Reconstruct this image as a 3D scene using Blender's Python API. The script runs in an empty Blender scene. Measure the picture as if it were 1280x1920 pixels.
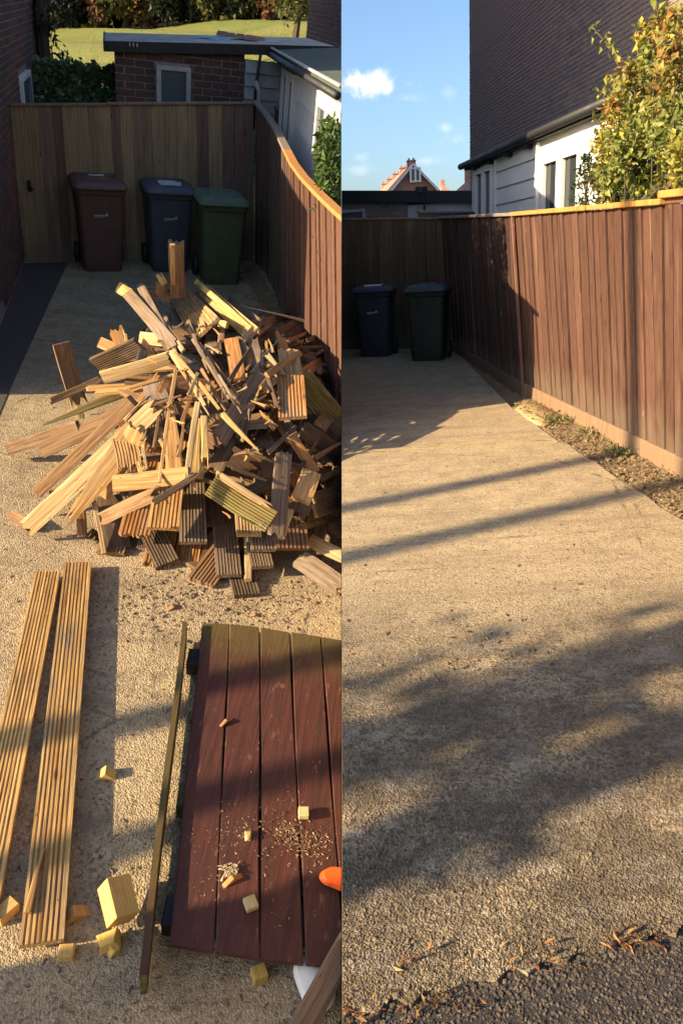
import bpy, bmesh, math, random
from mathutils import Vector, Matrix

# ------------------------------------------------------------------ camera, sky, sun, exposure
S = bpy.context.scene
FPX = 1420.0                     # focal length in photograph pixels (1280 x 1920)
PITCH = math.atan(495.0 / FPX)
CAM = Vector((0, 0, 1.35))
cd = bpy.data.cameras.new('camera')
cd.sensor_fit = 'VERTICAL'; cd.sensor_height = 24.0; cd.lens = 24.0 * FPX / 1920.0
cd.clip_start = 0.05; cd.clip_end = 3000
co = bpy.data.objects.new('camera', cd); S.collection.objects.link(co)
co.location = CAM; co.rotation_euler = (math.pi / 2 - PITCH, 0, 0)
S.camera = co

SUN_AZ, SUN_EL = math.radians(66), math.radians(22)      # direction the light travels to, right of forward
sdir = Vector((math.sin(SUN_AZ) * math.cos(SUN_EL), math.cos(SUN_AZ) * math.cos(SUN_EL), -math.sin(SUN_EL)))
sl = bpy.data.lights.new('sun', 'SUN'); sl.energy = 5.0; sl.angle = math.radians(0.53); sl.color = (1.0, 0.775, 0.48)
so = bpy.data.objects.new('sun', sl); S.collection.objects.link(so)
so.rotation_euler = sdir.to_track_quat('-Z', 'Y').to_euler(); so.location = -sdir * 60

W = bpy.data.worlds.new('World'); S.world = W; W.use_nodes = True
wn = W.node_tree; wn.nodes.clear()
def wnode(t, **k):
    n = wn.nodes.new(t)
    for a, b in k.items(): setattr(n, a, b)
    return n
wo = wnode('ShaderNodeOutputWorld'); wb = wnode('ShaderNodeBackground')
sky = wnode('ShaderNodeTexSky', sky_type='NISHITA', sun_disc=False)
sky.sun_elevation = SUN_EL; sky.sun_rotation = math.atan2(-sdir.x, -sdir.y)
sky.air_density = 1.0; sky.dust_density = 2.2; sky.ozone_density = 4.0
wb.inputs['Strength'].default_value = 0.102
tc = wnode('ShaderNodeTexCoord')
def cray(u, v):
    return Vector(((u - 640) / FPX,
                   math.cos(PITCH) - (v - 960) / FPX * math.sin(PITCH),
                   -math.sin(PITCH) - (v - 960) / FPX * math.cos(PITCH)))
nz = wnode('ShaderNodeTexNoise'); nz.inputs['Scale'].default_value = 26; nz.inputs['Detail'].default_value = 7; nz.inputs['Roughness'].default_value = .62
wn.links.new(tc.outputs['Generated'], nz.inputs['Vector'])
cov = None
# scattered fair-weather cumulus, in every direction (u, v beyond the frame too): centre, half width, half height, density
for u, v, rx, rz, den in [(712, 163, .058, .028, .85), (760, 184, .055, .012, .14), (835, 240, .020, .010, .16), (855, 262, .045, .016, .14),
                          (672, 296, .022, .010, .12), (675, 318, .06, .012, .12), (790, 302, .06, .010, .12), (840, 173, .02, .01, .08),
                          (1500, 120, .09, .03, .8), (300, 60, .08, .03, .7), (-400, 160, .1, .04, .9), (1900, 250, .12, .03, .6)]:
    d = cray(u, v).normalized()
    sb = wnode('ShaderNodeVectorMath', operation='SUBTRACT'); sb.inputs[1].default_value = d
    wn.links.new(tc.outputs['Generated'], sb.inputs[0])
    ml = wnode('ShaderNodeVectorMath', operation='MULTIPLY'); ml.inputs[1].default_value = (1 / rx, 1 / rx, 1 / rz)
    wn.links.new(sb.outputs[0], ml.inputs[0])
    ln = wnode('ShaderNodeVectorMath', operation='LENGTH'); wn.links.new(ml.outputs[0], ln.inputs[0])
    ad = wnode('ShaderNodeMath', operation='MULTIPLY_ADD'); ad.inputs[1].default_value = 2.6
    wn.links.new(nz.outputs['Fac'], ad.inputs[0]); 
    sub = wnode('ShaderNodeMath', operation='SUBTRACT'); sub.inputs[0].default_value = -.72
    wn.links.new(ln.outputs['Value'], sub.inputs[1]); wn.links.new(sub.outputs[0], ad.inputs[2])
    mr = wnode('ShaderNodeMapRange', interpolation_type='SMOOTHSTEP'); mr.inputs['From Min'].default_value = 0; mr.inputs['From Max'].default_value = .95
    mr.inputs['To Max'].default_value = den
    wn.links.new(ad.outputs[0], mr.inputs['Value'])
    if cov is None: cov = mr.outputs['Result']
    else:
        mx = wnode('ShaderNodeMath', operation='MAXIMUM'); wn.links.new(cov, mx.inputs[0]); wn.links.new(mr.outputs['Result'], mx.inputs[1]); cov = mx.outputs[0]
mixc = wnode('ShaderNodeMix', data_type='RGBA'); mixc.inputs['B'].default_value = (8.2, 7.4, 7.2, 1)
wn.links.new(cov, mixc.inputs['Factor']); wn.links.new(sky.outputs[0], mixc.inputs['A'])
wn.links.new(mixc.outputs['Result'], wb.inputs['Color']); wn.links.new(wb.outputs[0], wo.inputs['Surface'])

vs = S.view_settings; vs.view_transform = 'Standard'; vs.look = 'None'; vs.gamma = 1; vs.exposure = 1.35; vs.use_curve_mapping = False
S.render.engine = 'CYCLES'; S.cycles.samples = 96; S.cycles.use_denoising = True; S.cycles.max_bounces = 5; S.cycles.diffuse_bounces = 3; S.cycles.glossy_bounces = 2; S.cycles.transmission_bounces = 3; S.cycles.transparent_max_bounces = 4
S.render.resolution_x = 682; S.render.resolution_y = 1024

# ------------------------------------------------------------------ the two places: each has its own ground plane and its own axes
class Site:
    def __init__(s, ua, u0, v0, h):
        va = 960 - ((ua - 640) * (u0 - 640) + FPX * FPX) / (v0 - 960)
        n = -cray(ua, va).normalized(); s.h = h
        fw = cray(640, 960); y = (fw - n * fw.dot(n)).normalized(); x = y.cross(n)
        s.R = Matrix((x, y, n)).transposed()
        s.M = Matrix.Translation(CAM - n * h) @ s.R.to_4x4(); s.Ri = s.R.transposed()
        s.objs = []
        s.sun = s.Ri @ sdir
    def ray(s, u, v): return s.Ri @ cray(u, v)
    def P(s, u, v, z=0.0):
        d = s.ray(u, v); t = (z - s.h) / d.z
        return Vector((0, 0, s.h)) + d * t
    def V(s, u, v, p, q):                 # on the upright plane through p and q
        d = s.ray(u, v); dr = Vector((q.x - p.x, q.y - p.y)); nx, ny = dr.y, -dr.x
        t = (p.x * nx + p.y * ny) / (d.x * nx + d.y * ny)
        return Vector((0, 0, s.h)) + d * t
    def Y(s, u, v, y):                    # at local depth y
        d = s.ray(u, v); return Vector((0, 0, s.h)) + d * (y / d.y)
    def proj(s, l):
        w = s.M @ l - CAM
        f = w.y * math.cos(PITCH) - w.z * math.sin(PITCH); dn = -w.y * math.sin(PITCH) - w.z * math.cos(PITCH)
        return 640 + FPX * w.x / f, 960 + FPX * dn / f
A = Site(330, 325, -20, 3.3)        # the driveway with the heap of timber
B = Site(900, 900, 463, 1.35)       # the cleared driveway
EXTRA = []

rnd = random.Random(7)
COL = S.collection
def link(o, site, parent, M):
    COL.objects.link(o)
    if parent is not None:
        o.parent = parent; o.matrix_local = M if M is not None else Matrix()
    else:
        base = site.M if site else Matrix()
        o.matrix_world = base @ (M if M is not None else Matrix())
    if site: site.objs.append(o)
    return o
def tag(o, label=None, cat=None, group=None, kind=None):
    if label: o['label'] = label
    if cat: o['category'] = cat
    if group: o['group'] = group
    if kind: o['kind'] = kind
    return o
def empty(name, site, loc=(0, 0, 0), rz=0.0):
    o = bpy.data.objects.new(name, None); o.empty_display_size = .1
    return link(o, site, None, Matrix.Translation(loc) @ Matrix.Rotation(rz, 4, 'Z'))
def mesh(name, verts, faces, smooth=False):
    m = bpy.data.meshes.new(name); m.from_pydata([tuple(v) for v in verts], [], faces); m.update()
    if smooth:
        for p in m.polygons: p.use_smooth = True
    return m
def fix(m):
    bm = bmesh.new(); bm.from_mesh(m); bmesh.ops.recalc_face_normals(bm, faces=bm.faces); bm.to_mesh(m); bm.free(); return m
def obj(name, me, mat, site, parent=None, M=None, color=None):
    if mat and not me.materials: me.materials.append(mat)
    o = bpy.data.objects.new(name, me)
    if color: o.color = (*color, 1)
    return link(o, site, parent, M)
class MB:
    def __init__(s): s.v = []; s.f = []
    def add(s, vs, fs):
        n = len(s.v); s.v += [Vector(v) for v in vs]; s.f += [tuple(i + n for i in f) for f in fs]; return s
    def box(s, a, b):
        x0, y0, z0 = a; x1, y1, z1 = b
        return s.add([(x0, y0, z0), (x1, y0, z0), (x1, y1, z0), (x0, y1, z0), (x0, y0, z1), (x1, y0, z1), (x1, y1, z1), (x0, y1, z1)],
                     [(3, 2, 1, 0), (4, 5, 6, 7), (0, 1, 5, 4), (1, 2, 6, 5), (2, 3, 7, 6), (3, 0, 4, 7)])
    def hexa(s, b4, t4):
        return s.add(list(b4) + list(t4), [(3, 2, 1, 0), (4, 5, 6, 7), (0, 1, 5, 4), (1, 2, 6, 5), (2, 3, 7, 6), (3, 0, 4, 7)])
    def bar(s, p, q, w, h, up=Vector((0, 0, 1))):       # w across, h along up, p..q the axis at mid height
        p = Vector(p); q = Vector(q); d = (q - p).normalized(); x = d.cross(up).normalized() * (w / 2); z = x.cross(d).normalized() * (h / 2)
        return s.hexa([p - x - z, p + x - z, q + x - z, q - x - z], [p - x + z, p + x + z, q + x + z, q - x + z])
    def tube(s, pts, rads, n=8):
        rings = []
        for i, p in enumerate(pts):
            p = Vector(p); a = Vector(pts[max(i - 1, 0)]); b = Vector(pts[min(i + 1, len(pts) - 1)]); d = (b - a).normalized()
            x = d.orthogonal().normalized(); y = d.cross(x)
            if i and (x.dot(px) < .2): x = (px - d * px.dot(d)).normalized(); y = d.cross(x)
            px = x; r = rads[i] if isinstance(rads, (list, tuple)) else rads
            rings.append([p + (x * math.cos(t) + y * math.sin(t)) * r for t in [2 * math.pi * k / n for k in range(n)]])
        vs = [v for r in rings for v in r]; fs = []
        for i in range(len(pts) - 1):
            for k in range(n):
                fs.append((i * n + k, i * n + (k + 1) % n, (i + 1) * n + (k + 1) % n, (i + 1) * n + k))
        fs.append(tuple(range(n - 1, -1, -1))); fs.append(tuple(range((len(pts) - 1) * n, len(pts) * n)))
        return s.add(vs, fs)
    def me(s, name, bevel=0, smooth=False, seg=1):
        m = mesh(name, s.v, s.f, smooth)
        if bevel:
            bm = bmesh.new(); bm.from_mesh(m)
            bmesh.ops.bevel(bm, geom=bm.edges[:], offset=bevel, segments=seg, affect='EDGES', clamp_overlap=True, profile=.6)
            bm.to_mesh(m); bm.free()
        return m

# ------------------------------------------------------------------ materials
class NM:
    def __init__(s, name, rough=.7, spec=.35):
        s.m = bpy.data.materials.new(name); s.m.use_nodes = True; s.t = s.m.node_tree; s.b = s.t.nodes['Principled BSDF']
        s.b.inputs['Roughness'].default_value = rough; s.b.inputs['Specular IOR Level'].default_value = spec
        s.co = s.n('ShaderNodeTexCoord'); s.oi = s.n('ShaderNodeObjectInfo')
    def n(s, t, **k):
        x = s.t.nodes.new(t)
        for a, b in k.items(): setattr(x, a, b)
        return x
    def L(s, a, b): s.t.links.new(a, b)
    def vec(s, scale=(1, 1, 1), rand=True, src='Object'):
        o = s.co.outputs[src]
        if rand:
            m = s.n('ShaderNodeMath', operation='MULTIPLY'); s.L(s.oi.outputs['Random'], m.inputs[0]); m.inputs[1].default_value = 37.0
            a = s.n('ShaderNodeVectorMath', operation='ADD'); s.L(o, a.inputs[0]); s.L(m.outputs[0], a.inputs[1]); o = a.outputs[0]
        v = s.n('ShaderNodeVectorMath', operation='MULTIPLY'); s.L(o, v.inputs[0]); v.inputs[1].default_value = scale
        return v.outputs[0]
    def noise(s, vec, scale, detail=4, rough=.55, dist=0):
        x = s.n('ShaderNodeTexNoise'); s.L(vec, x.inputs['Vector']); x.inputs['Scale'].default_value = scale
        x.inputs['Detail'].default_value = detail; x.inputs['Roughness'].default_value = rough; x.inputs['Distortion'].default_value = dist
        return x.outputs['Fac']
    def voro(s, vec, scale, feature='F1', out='Distance'):
        x = s.n('ShaderNodeTexVoronoi', feature=feature); s.L(vec, x.inputs['Vector']); x.inputs['Scale'].default_value = scale
        return x.outputs[out]
    def rng(s, v, a, b, c=0.0, d=1.0, smooth=False):
        x = s.n('ShaderNodeMapRange'); 
        if smooth: x.interpolation_type = 'SMOOTHSTEP'
        s.L(v, x.inputs['Value'])
        for k, q in zip(('From Min', 'From Max', 'To Min', 'To Max'), (a, b, c, d)): x.inputs[k].default_value = q
        return x.outputs['Result']
    def math(s, op, a, b=0.0):
        x = s.n('ShaderNodeMath', operation=op)
        for i, q in enumerate((a, b)):
            if isinstance(q, (int, float)): x.inputs[i].default_value = q
            else: s.L(q, x.inputs[i])
        return x.outputs[0]
    def mix(s, f, a, b, mode='MIX'):
        x = s.n('ShaderNodeMix', data_type='RGBA', blend_type=mode)
        for nm, q in (('Factor', f), ('A', a), ('B', b)):
            if isinstance(q, (int, float)): x.inputs[nm].default_value = q
            elif isinstance(q, (tuple, list)): x.inputs[nm].default_value = (*q[:3], 1)
            else: s.L(q, x.inputs[nm])
        return x.outputs['Result']
    def color(s, c):
        if isinstance(c, (tuple, list)): s.b.inputs['Base Color'].default_value = (*c[:3], 1)
        else: s.L(c, s.b.inputs['Base Color'])
    def bump(s, h, strength=.5, dist=.01):
        x = s.n('ShaderNodeBump'); x.inputs['Strength'].default_value = strength; x.inputs['Distance'].default_value = dist
        s.L(h, x.inputs['Height']); s.L(x.outputs[0], s.b.inputs['Normal'])
    def rough(s, v): s.L(v, s.b.inputs['Roughness'])

def m_timber(name, along=0, ring=True):
    k = NM(name, .78, .25)
    g = [55, 55, 55]; g[along] = 2.2
    v = k.vec(tuple(g)); gr = k.noise(v, 1.0, 3, .6, .6)
    g2 = [14, 14, 14]; g2[along] = .9
    st = k.noise(k.vec(tuple(g2)), 1.0, 3, .5, .8)
    kn = k.voro(k.vec(tuple([6 if i != along else 1.6 for i in range(3)])), 1.3)
    c = k.oi.outputs['Color']
    dk = k.mix(1.0, c, (.50, .40, .30), 'MULTIPLY')
    c1 = k.mix(k.rng(gr, .40, .72), c, dk)
    c2 = k.mix(k.rng(st, .48, .75, 0, .75), c1, dk)
    c3 = k.mix(k.rng(kn, .10, .04, 0, .85), c2, (.07, .035, .015))
    gy = k.noise(k.vec((3, 7, 7)), 1.0, 4, .65)
    wr = k.rng(k.math('FRACT', k.math('MULTIPLY', k.oi.outputs['Random'], 7.3)), .35, 1.0, .1, .9)
    c4 = k.mix(k.math('MULTIPLY', k.rng(gy, .46, .66, 0, 1), wr), c3, k.mix(k.rng(gr, .4, .7), (.31, .235, .15), (.13, .095, .06)))
    nl = k.voro(k.vec((9, 22, 22)), 1.0); c4 = k.mix(k.rng(nl, .085, .06, 0, .8), c4, (.035, .025, .02))
    k.color(c4); k.bump(gr, .7, .006)
    return k.m
M_TIM = m_timber('timber', 0)
def m_fence(name):
    k = NM(name, .8, .2)
    gr = k.noise(k.vec((70, 70, 2.0)), 1.0, 3, .62, .5)
    st = k.noise(k.vec((12, 12, .8)), 1.0, 3, .5, .5)
    kn = k.voro(k.vec((5, 5, 1.5)), 1.2)
    c = k.oi.outputs['Color']
    dk = k.mix(1.0, c, (.5, .42, .38), 'MULTIPLY'); lt = k.mix(.22, c, (.42, .30, .20))
    c1 = k.mix(k.rng(gr, .42, .75), c, dk); c2 = k.mix(k.rng(st, .55, .8, 0, .9), c1, lt)
    c3 = k.mix(k.rng(kn, .085, .03, 0, .9), c2, (.03, .015, .01))
    sz = k.n('ShaderNodeSeparateXYZ'); k.L(k.co.outputs['Object'], sz.inputs[0]); dn = k.noise(k.vec((9, 9, 5)), 1.0, 3, .6)
    c3 = k.mix(k.rng(k.math('ADD', sz.outputs['Z'], k.math('MULTIPLY', dn, -.5)), .10, -.18, 0, .5, True), c3, (.17, .13, .09))
    sp = k.noise(k.vec((40, 40, 9)), 1.0, 2, .5)
    c4 = k.mix(k.rng(sp, .74, .80, 0, .6), c3, (.45, .38, .30))
    k.color(c4); k.bump(gr, .6, .005)
    return k.m
M_FEN = m_fence('stained fence wood')

def m_concrete(name, sc, dirty):
    k = NM(name, .93, .12)
    v = k.vec((1, 1, 1), False)
    big = k.noise(v, .9 * sc, 3, .62); mid = k.noise(v, 6.5 * sc, 4, .68); fin = k.noise(v, 150 * sc, 2, .6)
    peb = k.voro(v, 165 * sc); cell = k.voro(v, 120 * sc, 'F1', 'Color')
    base = k.mix(k.rng(big, .35, .68), (.50, .39, .235), (.40, .305, .18))
    base = k.mix(k.rng(mid, .45, .72, 0, .7), base, (.245, .185, .12))
    sepc = k.n('ShaderNodeSeparateColor'); k.L(cell, sepc.inputs[0])
    base = k.mix(k.rng(sepc.outputs[0], .66, .95, 0, .5), base, (.62, .50, .34))
    base = k.mix(k.rng(sepc.outputs[1], .74, .93, 0, .6), base, (.12, .092, .065))
    base = k.mix(k.rng(fin, .52, .68, 0, .5), base, (.16, .122, .085))
    strk = k.noise(k.vec((.6, 12, 1), False), 1.0 * sc, 3, .6)
    base = k.mix(k.rng(strk, .50, .66, 0, .40), base, (.25, .195, .13))
    if dirty:      # wetter, mossy and whitened patches towards the road end
        sx = k.n('ShaderNodeSeparateXYZ'); k.L(v, sx.inputs[0])
        near = k.rng(k.math('ADD', sx.outputs['Y'], k.math('MULTIPLY', mid, 1.6)), 4.0, 2.7, 0, 1, True)
        dn = k.noise(v, 2.8, 5, .75); wt = k.noise(k.vec((2.2, 3.4, 1), False), 2.4, 5, .75)
        base = k.mix(k.math('MULTIPLY', near, k.rng(dn, .36, .56, .15, .86)), base, (.125, .098, .068))
        base = k.mix(k.math('MULTIPLY', near, k.rng(sepc.outputs[2], .55, .80, 0, .75)), base, (.10, .078, .055))
        base = k.mix(k.math('MULTIPLY', near, k.rng(wt, .53, .70, 0, .5)), base, (.46, .41, .34))
    crk = k.voro(k.vec((1, 1, 1), False), .55, 'DISTANCE_TO_EDGE')
    crk = k.math('ADD', crk, k.math('MULTIPLY', mid, .05))
    base = k.mix(k.rng(crk, .0285, .0225, 0, .55), base, (.10, .078, .055))
    stn = k.noise(v, 1.7, 5, .7); base = k.mix(k.rng(stn, .58, .70, 0, .40), base, (.19, .145, .095))
    crk = k.math('ADD', k.voro(v, .50, 'DISTANCE_TO_EDGE'), k.math('MULTIPLY', mid, .06))
    base = k.mix(k.rng(crk, .0330, .0285, 0, .5), base, (.11, .085, .06))
    stn = k.noise(k.vec((.8, 2.4, 1), False), 1.5, 5, .72); base = k.mix(k.rng(stn, .54, .70, 0, .6), base, (.20, .15, .095))
    k.color(base)
    peb2 = k.voro(v, 330 * sc)
    h = k.math('ADD', k.math('MULTIPLY', peb, -1.3), k.math('ADD', k.math('MULTIPLY', peb2, -.7), k.math('MULTIPLY', fin, .5)))
    if dirty: h = k.math('MULTIPLY', h, k.math('ADD', k.math('MULTIPLY', near, .26), .34))
    k.bump(h, 1.0, .0052 if not dirty else .0044)
    return k.m
M_CONA = m_concrete('rough concrete', .62, False); M_CONB = m_concrete('worn concrete', 1.0, True)
def m_simple(name, col, rough=.6, spec=.3, var=.15, bs=0.0, scale=8, objcol=False):
    k = NM(name, rough, spec); v = k.vec((1, 1, 1)); nz_ = k.noise(v, scale, 5, .6)
    c = k.oi.outputs['Color'] if objcol else col
    d = k.mix(1.0, c, (1 - var * 2,) * 3, 'MULTIPLY')
    k.color(k.mix(k.rng(nz_, .38, .72), c, d))
    k.rough(k.rng(nz_, .3, .7, rough - .08, min(1, rough + .12)))
    if bs: k.bump(k.noise(v, scale * 6, 4, .6), bs, .004)
    return k.m
M_TAR = m_simple('old tarmac', (.055, .05, .048), .95, .2, .2, 1.0, 30)
M_TARST = m_simple('tarmac chippings', (.125, .098, .075), .9, .25, .42, .4, 55)
M_TARSTRIP = m_simple('tarmac strip', (.095, .080, .068), .95, .2, .15, .7, 30)
M_MORT = m_simple('mortar', (.30, .25, .215), .95, .15, .2, .5, 20)
M_MORTD = m_simple('weathered mortar', (.33, .285, .265), .95, .15, .2, .5, 20)
M_WHITE = m_simple('white plastic cladding', (.80, .78, .74), .38, .45, .05, 0, 3)
M_GWHITE = m_simple('weathered white boarding', (.46, .45, .43), .7, .3, .15, .2, 6)
M_BLACK = m_simple('black plastic', (.022, .024, .026), .55, .4, .1, 0, 5)
M_FELT = m_simple('green mineral felt', (.105, .125, .110), .95, .15, .2, .6, 14)
M_FELTL = m_simple('pale weathered felt', (.50, .47, .42), .85, .2, .25, .4, 3)
M_PLAS = m_simple('bin plastic', (1, 1, 1), .52, .4, .12, .12, 9, True)
M_PRINT = m_simple('white print', (.75, .73, .70), .7, .2, .25, 0, 60)
M_PAPER = m_simple('paper', (.62, .60, .58), .8, .2, .3, .2, 18)
M_ORANGE = m_simple('orange plastic', (.90, .12, .018), .35, .5, .05, 0, 3)
M_ANY = m_simple('coloured surface', (1, 1, 1), .7, .25, .18, .25, 10, True)
M_TERRA = m_simple('terracotta', (.44, .25, .19), .9, .2, .2, .3, 4)
M_TILE = m_simple('roof tile', (.33, .27, .23), .9, .2, .25, .4, 5)
def m_brick(name, a, b, c_):
    k = NM(name, .92, .2); v = k.vec((1, 1, 1)); r = k.oi.outputs['Random']
    c = k.mix(k.rng(r, 0, .6), a, b); c = k.mix(k.rng(r, .72, .95, 0, .8), c, c_)
    n1 = k.noise(v, 26, 5, .65); n2 = k.noise(v, 9, 3, .6)
    c = k.mix(k.rng(n1, .45, .75, 0, .7), c, k.mix(1.0, c, (.5, .5, .5), 'MULTIPLY'))
    c = k.mix(k.rng(n2, .6, .8, 0, .35), c, (.30, .27, .25)); k.color(c); k.bump(n1, .6, .006); return k.m
M_BRK = m_brick('red brick', (.165, .082, .062), (.115, .064, .052), (.075, .058, .055))
M_BRKB = m_brick('dark brick', (.29, .205, .185), (.235, .18, .17), (.17, .15, .15))
def m_glass(name, col):
    k = NM(name, .06, .6); k.color(col); return k.m
M_GLASS = m_glass('window glass', (.035, .042, .050)); M_GLASSG = m_glass('grey glass', (.10, .12, .13))
def m_leaf(name, trans=.35):
    k = NM(name, .55, .35)
    at = k.n('ShaderNodeVertexColor'); at.layer_name = 'Col'
    k.color(at.outputs['Color'])
    tr = k.n('ShaderNodeBsdfTranslucent'); k.L(at.outputs['Color'], tr.inputs['Color'])
    ms = k.n('ShaderNodeMixShader'); ms.inputs[0].default_value = trans
    k.L(k.b.outputs[0], ms.inputs[1]); k.L(tr.outputs[0], ms.inputs[2]); k.L(ms.outputs[0], k.t.nodes['Material Output'].inputs['Surface'])
    return k.m
M_LEAF = m_leaf('leaves')
M_BARK = m_simple('bark', (.12, .09, .065), .95, .1, .25, .8, 25)
def m_soil():
    k = NM('soil', 1.0, .1); v = k.vec((1, 1, 1), False)
    a = k.noise(v, 9, 6, .7); b = k.noise(v, 60, 4, .6); big = k.noise(v, 2.3, 3, .5)
    c = k.mix(k.rng(a, .38, .66), (.29, .205, .115), (.18, .125, .072)); c = k.mix(k.rng(b, .50, .70, 0, .7), c, (.38, .29, .18))
    c = k.mix(k.rng(big, .56, .68, 0, .45), c, (.16, .14, .055))
    k.color(c); k.bump(k.math('ADD', k.math('MULTIPLY', a, 2.0), b), 1.0, .018); return k.m
M_SOIL = m_soil()
M_SAND = m_simple('spilled sand', (.50, .37, .18), .98, .1, .2, .8, 30)
def m_grass():
    k = NM('meadow grass', .95, .1); v = k.vec((1, 1, 1), False)
    a = k.noise(v, .16, 6, .6); b = k.noise(v, 3.0, 5, .7)
    c = k.mix(k.rng(a, .38, .62), (.150, .175, .042), (.215, .205, .065)); c = k.mix(k.rng(b, .45, .75, 0, .6), c, (.085, .10, .028))
    k.color(c); k.bump(b, 1.0, .15); return k.m
M_GRASS = m_grass()
def m_redpaint():
    k = NM('worn red paint', .55, .4); v = k.vec((55, 2.2, 55)); gr = k.noise(v, 1.0, 5, .6, .4)
    vo = k.vec((1, 1, 1), False); w = k.noise(vo, 7, 6, .7); fl = k.noise(k.vec((30, 9, 30)), 1.0, 3, .5)
    c = k.mix(k.rng(gr, .38, .68), (.088, .028, .019), (.046, .018, .013))
    c = k.mix(k.rng(w, .50, .74, 0, .8), c, (.050, .020, .014))
    c = k.mix(k.rng(fl, .64, .72, 0, .6), c, (.20, .10, .065))
    sx = k.n('ShaderNodeSeparateXYZ'); k.L(vo, sx.inputs[0])
    al = k.math('ADD', sx.outputs['Y'], k.math('MULTIPLY', w, .5))
    c = k.mix(k.rng(al, 1.62, 2.10, 0, .72, True), c, (.105, .082, .022))
    k.color(c); k.rough(k.rng(w, .35, .7, .45, .8)); k.bump(k.math('ADD', gr, k.math('MULTIPLY', fl, .5)), .8, .004); return k.m
M_RED = m_redpaint()
M_MOSS = m_simple('mossy painted edge', (.16, .15, .055), .9, .15, .35, .8, 22)

# ------------------------------------------------------------------ builders
SHADEB = (.075, .045, .036); LITB = (.125, .064, .044); TANB = (.135, .092, .055)  # fence board tones, with shade and sun put into the colour
def fence_run(par, site, b0, b1, t0, t1, n, cols, thick=.016, side=1.0, name='board', o=Vector((0, 0, 0)), wid=None):
    """feather-edge boards between base line b0-b1 and top line t0-t1; the thick edge of each overlaps the next"""
    d = (b1 - b0); d.z = 0; nrm = Vector((d.y, -d.x, 0)).normalized() * side
    cuts = [0.0]
    for i in range(n): cuts.append(cuts[-1] + 1 + rnd.uniform(-.22, .22))
    cuts = [c / cuts[-1] for c in cuts]
    for i in range(n):
        s0, s1 = cuts[i], min(1.0, cuts[i + 1] + .30 / n)
        j = rnd.uniform(-.0035, .0035); lean = rnd.uniform(-.11, .11) / n
        bb = [b0.lerp(b1, s0), b0.lerp(b1, s1)]; tt = [t0.lerp(t1, s0 + (lean if 0 < i < n - 1 else 0)), t0.lerp(t1, min(1, s1 + (lean if i < n - 1 else 0)))]
        og = bb[0].copy()
        off0, off1 = .004 + j - .004 * (i % 2), thick + .006 + j - .004 * (i % 2)
        vs_ = [bb[0], bb[1], bb[1] + nrm * off1, bb[0] + nrm * off0, tt[0], tt[1], tt[1] + nrm * off1, tt[0] + nrm * off0]
        vs_ = [v - og for v in vs_]
        # a chamfer along the thick edge
        k = MB(); e = (bb[0] - bb[1]).normalized() * .004
        k.add([vs_[0], vs_[1], vs_[2] - nrm * .004, vs_[2] + e, vs_[3], vs_[4], vs_[5], vs_[6] - nrm * .004, vs_[6] + e, vs_[7]],
              [(4, 3, 2, 1, 0), (5, 6, 7, 8, 9), (0, 1, 6, 5), (1, 2, 7, 6), (2, 3, 8, 7), (3, 4, 9, 8), (4, 0, 5, 9)])
        c = cols[rnd.randrange(len(cols))]; f = rnd.uniform(.84, 1.14)
        for zf_ in ((.12, .5, .9) if n < 60 else ()):
            for sx_ in (.3, .7):
                pc = ((vs_[3].lerp(vs_[2], sx_)).lerp(vs_[7].lerp(vs_[6], sx_), zf_ + rnd.uniform(-.006, .006))) + nrm * .001
                dx_ = (vs_[1] - vs_[0]).normalized() * .0045; dz_ = Vector((0, 0, .0045)); kk = len(k.v)
                k.add([pc - dx_, pc - dz_, pc + dx_, pc + dz_, pc + nrm * .003], [(0, 1, 4), (1, 2, 4), (2, 3, 4), (3, 0, 4)])
        obj(name, fix(k.me(name)), M_FEN, site, par, Matrix.Translation(og - o), tuple(x * f for x in c))
def strip_bar(name, p, q, w, h, mat, site, par, o, col=None, bevel=.004, up=Vector((0, 0, 1))):
    k = MB(); k.bar(p - o, q - o, w, h, up)
    return obj(name, k.me(name, bevel), mat, site, par, None, col)

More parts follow.
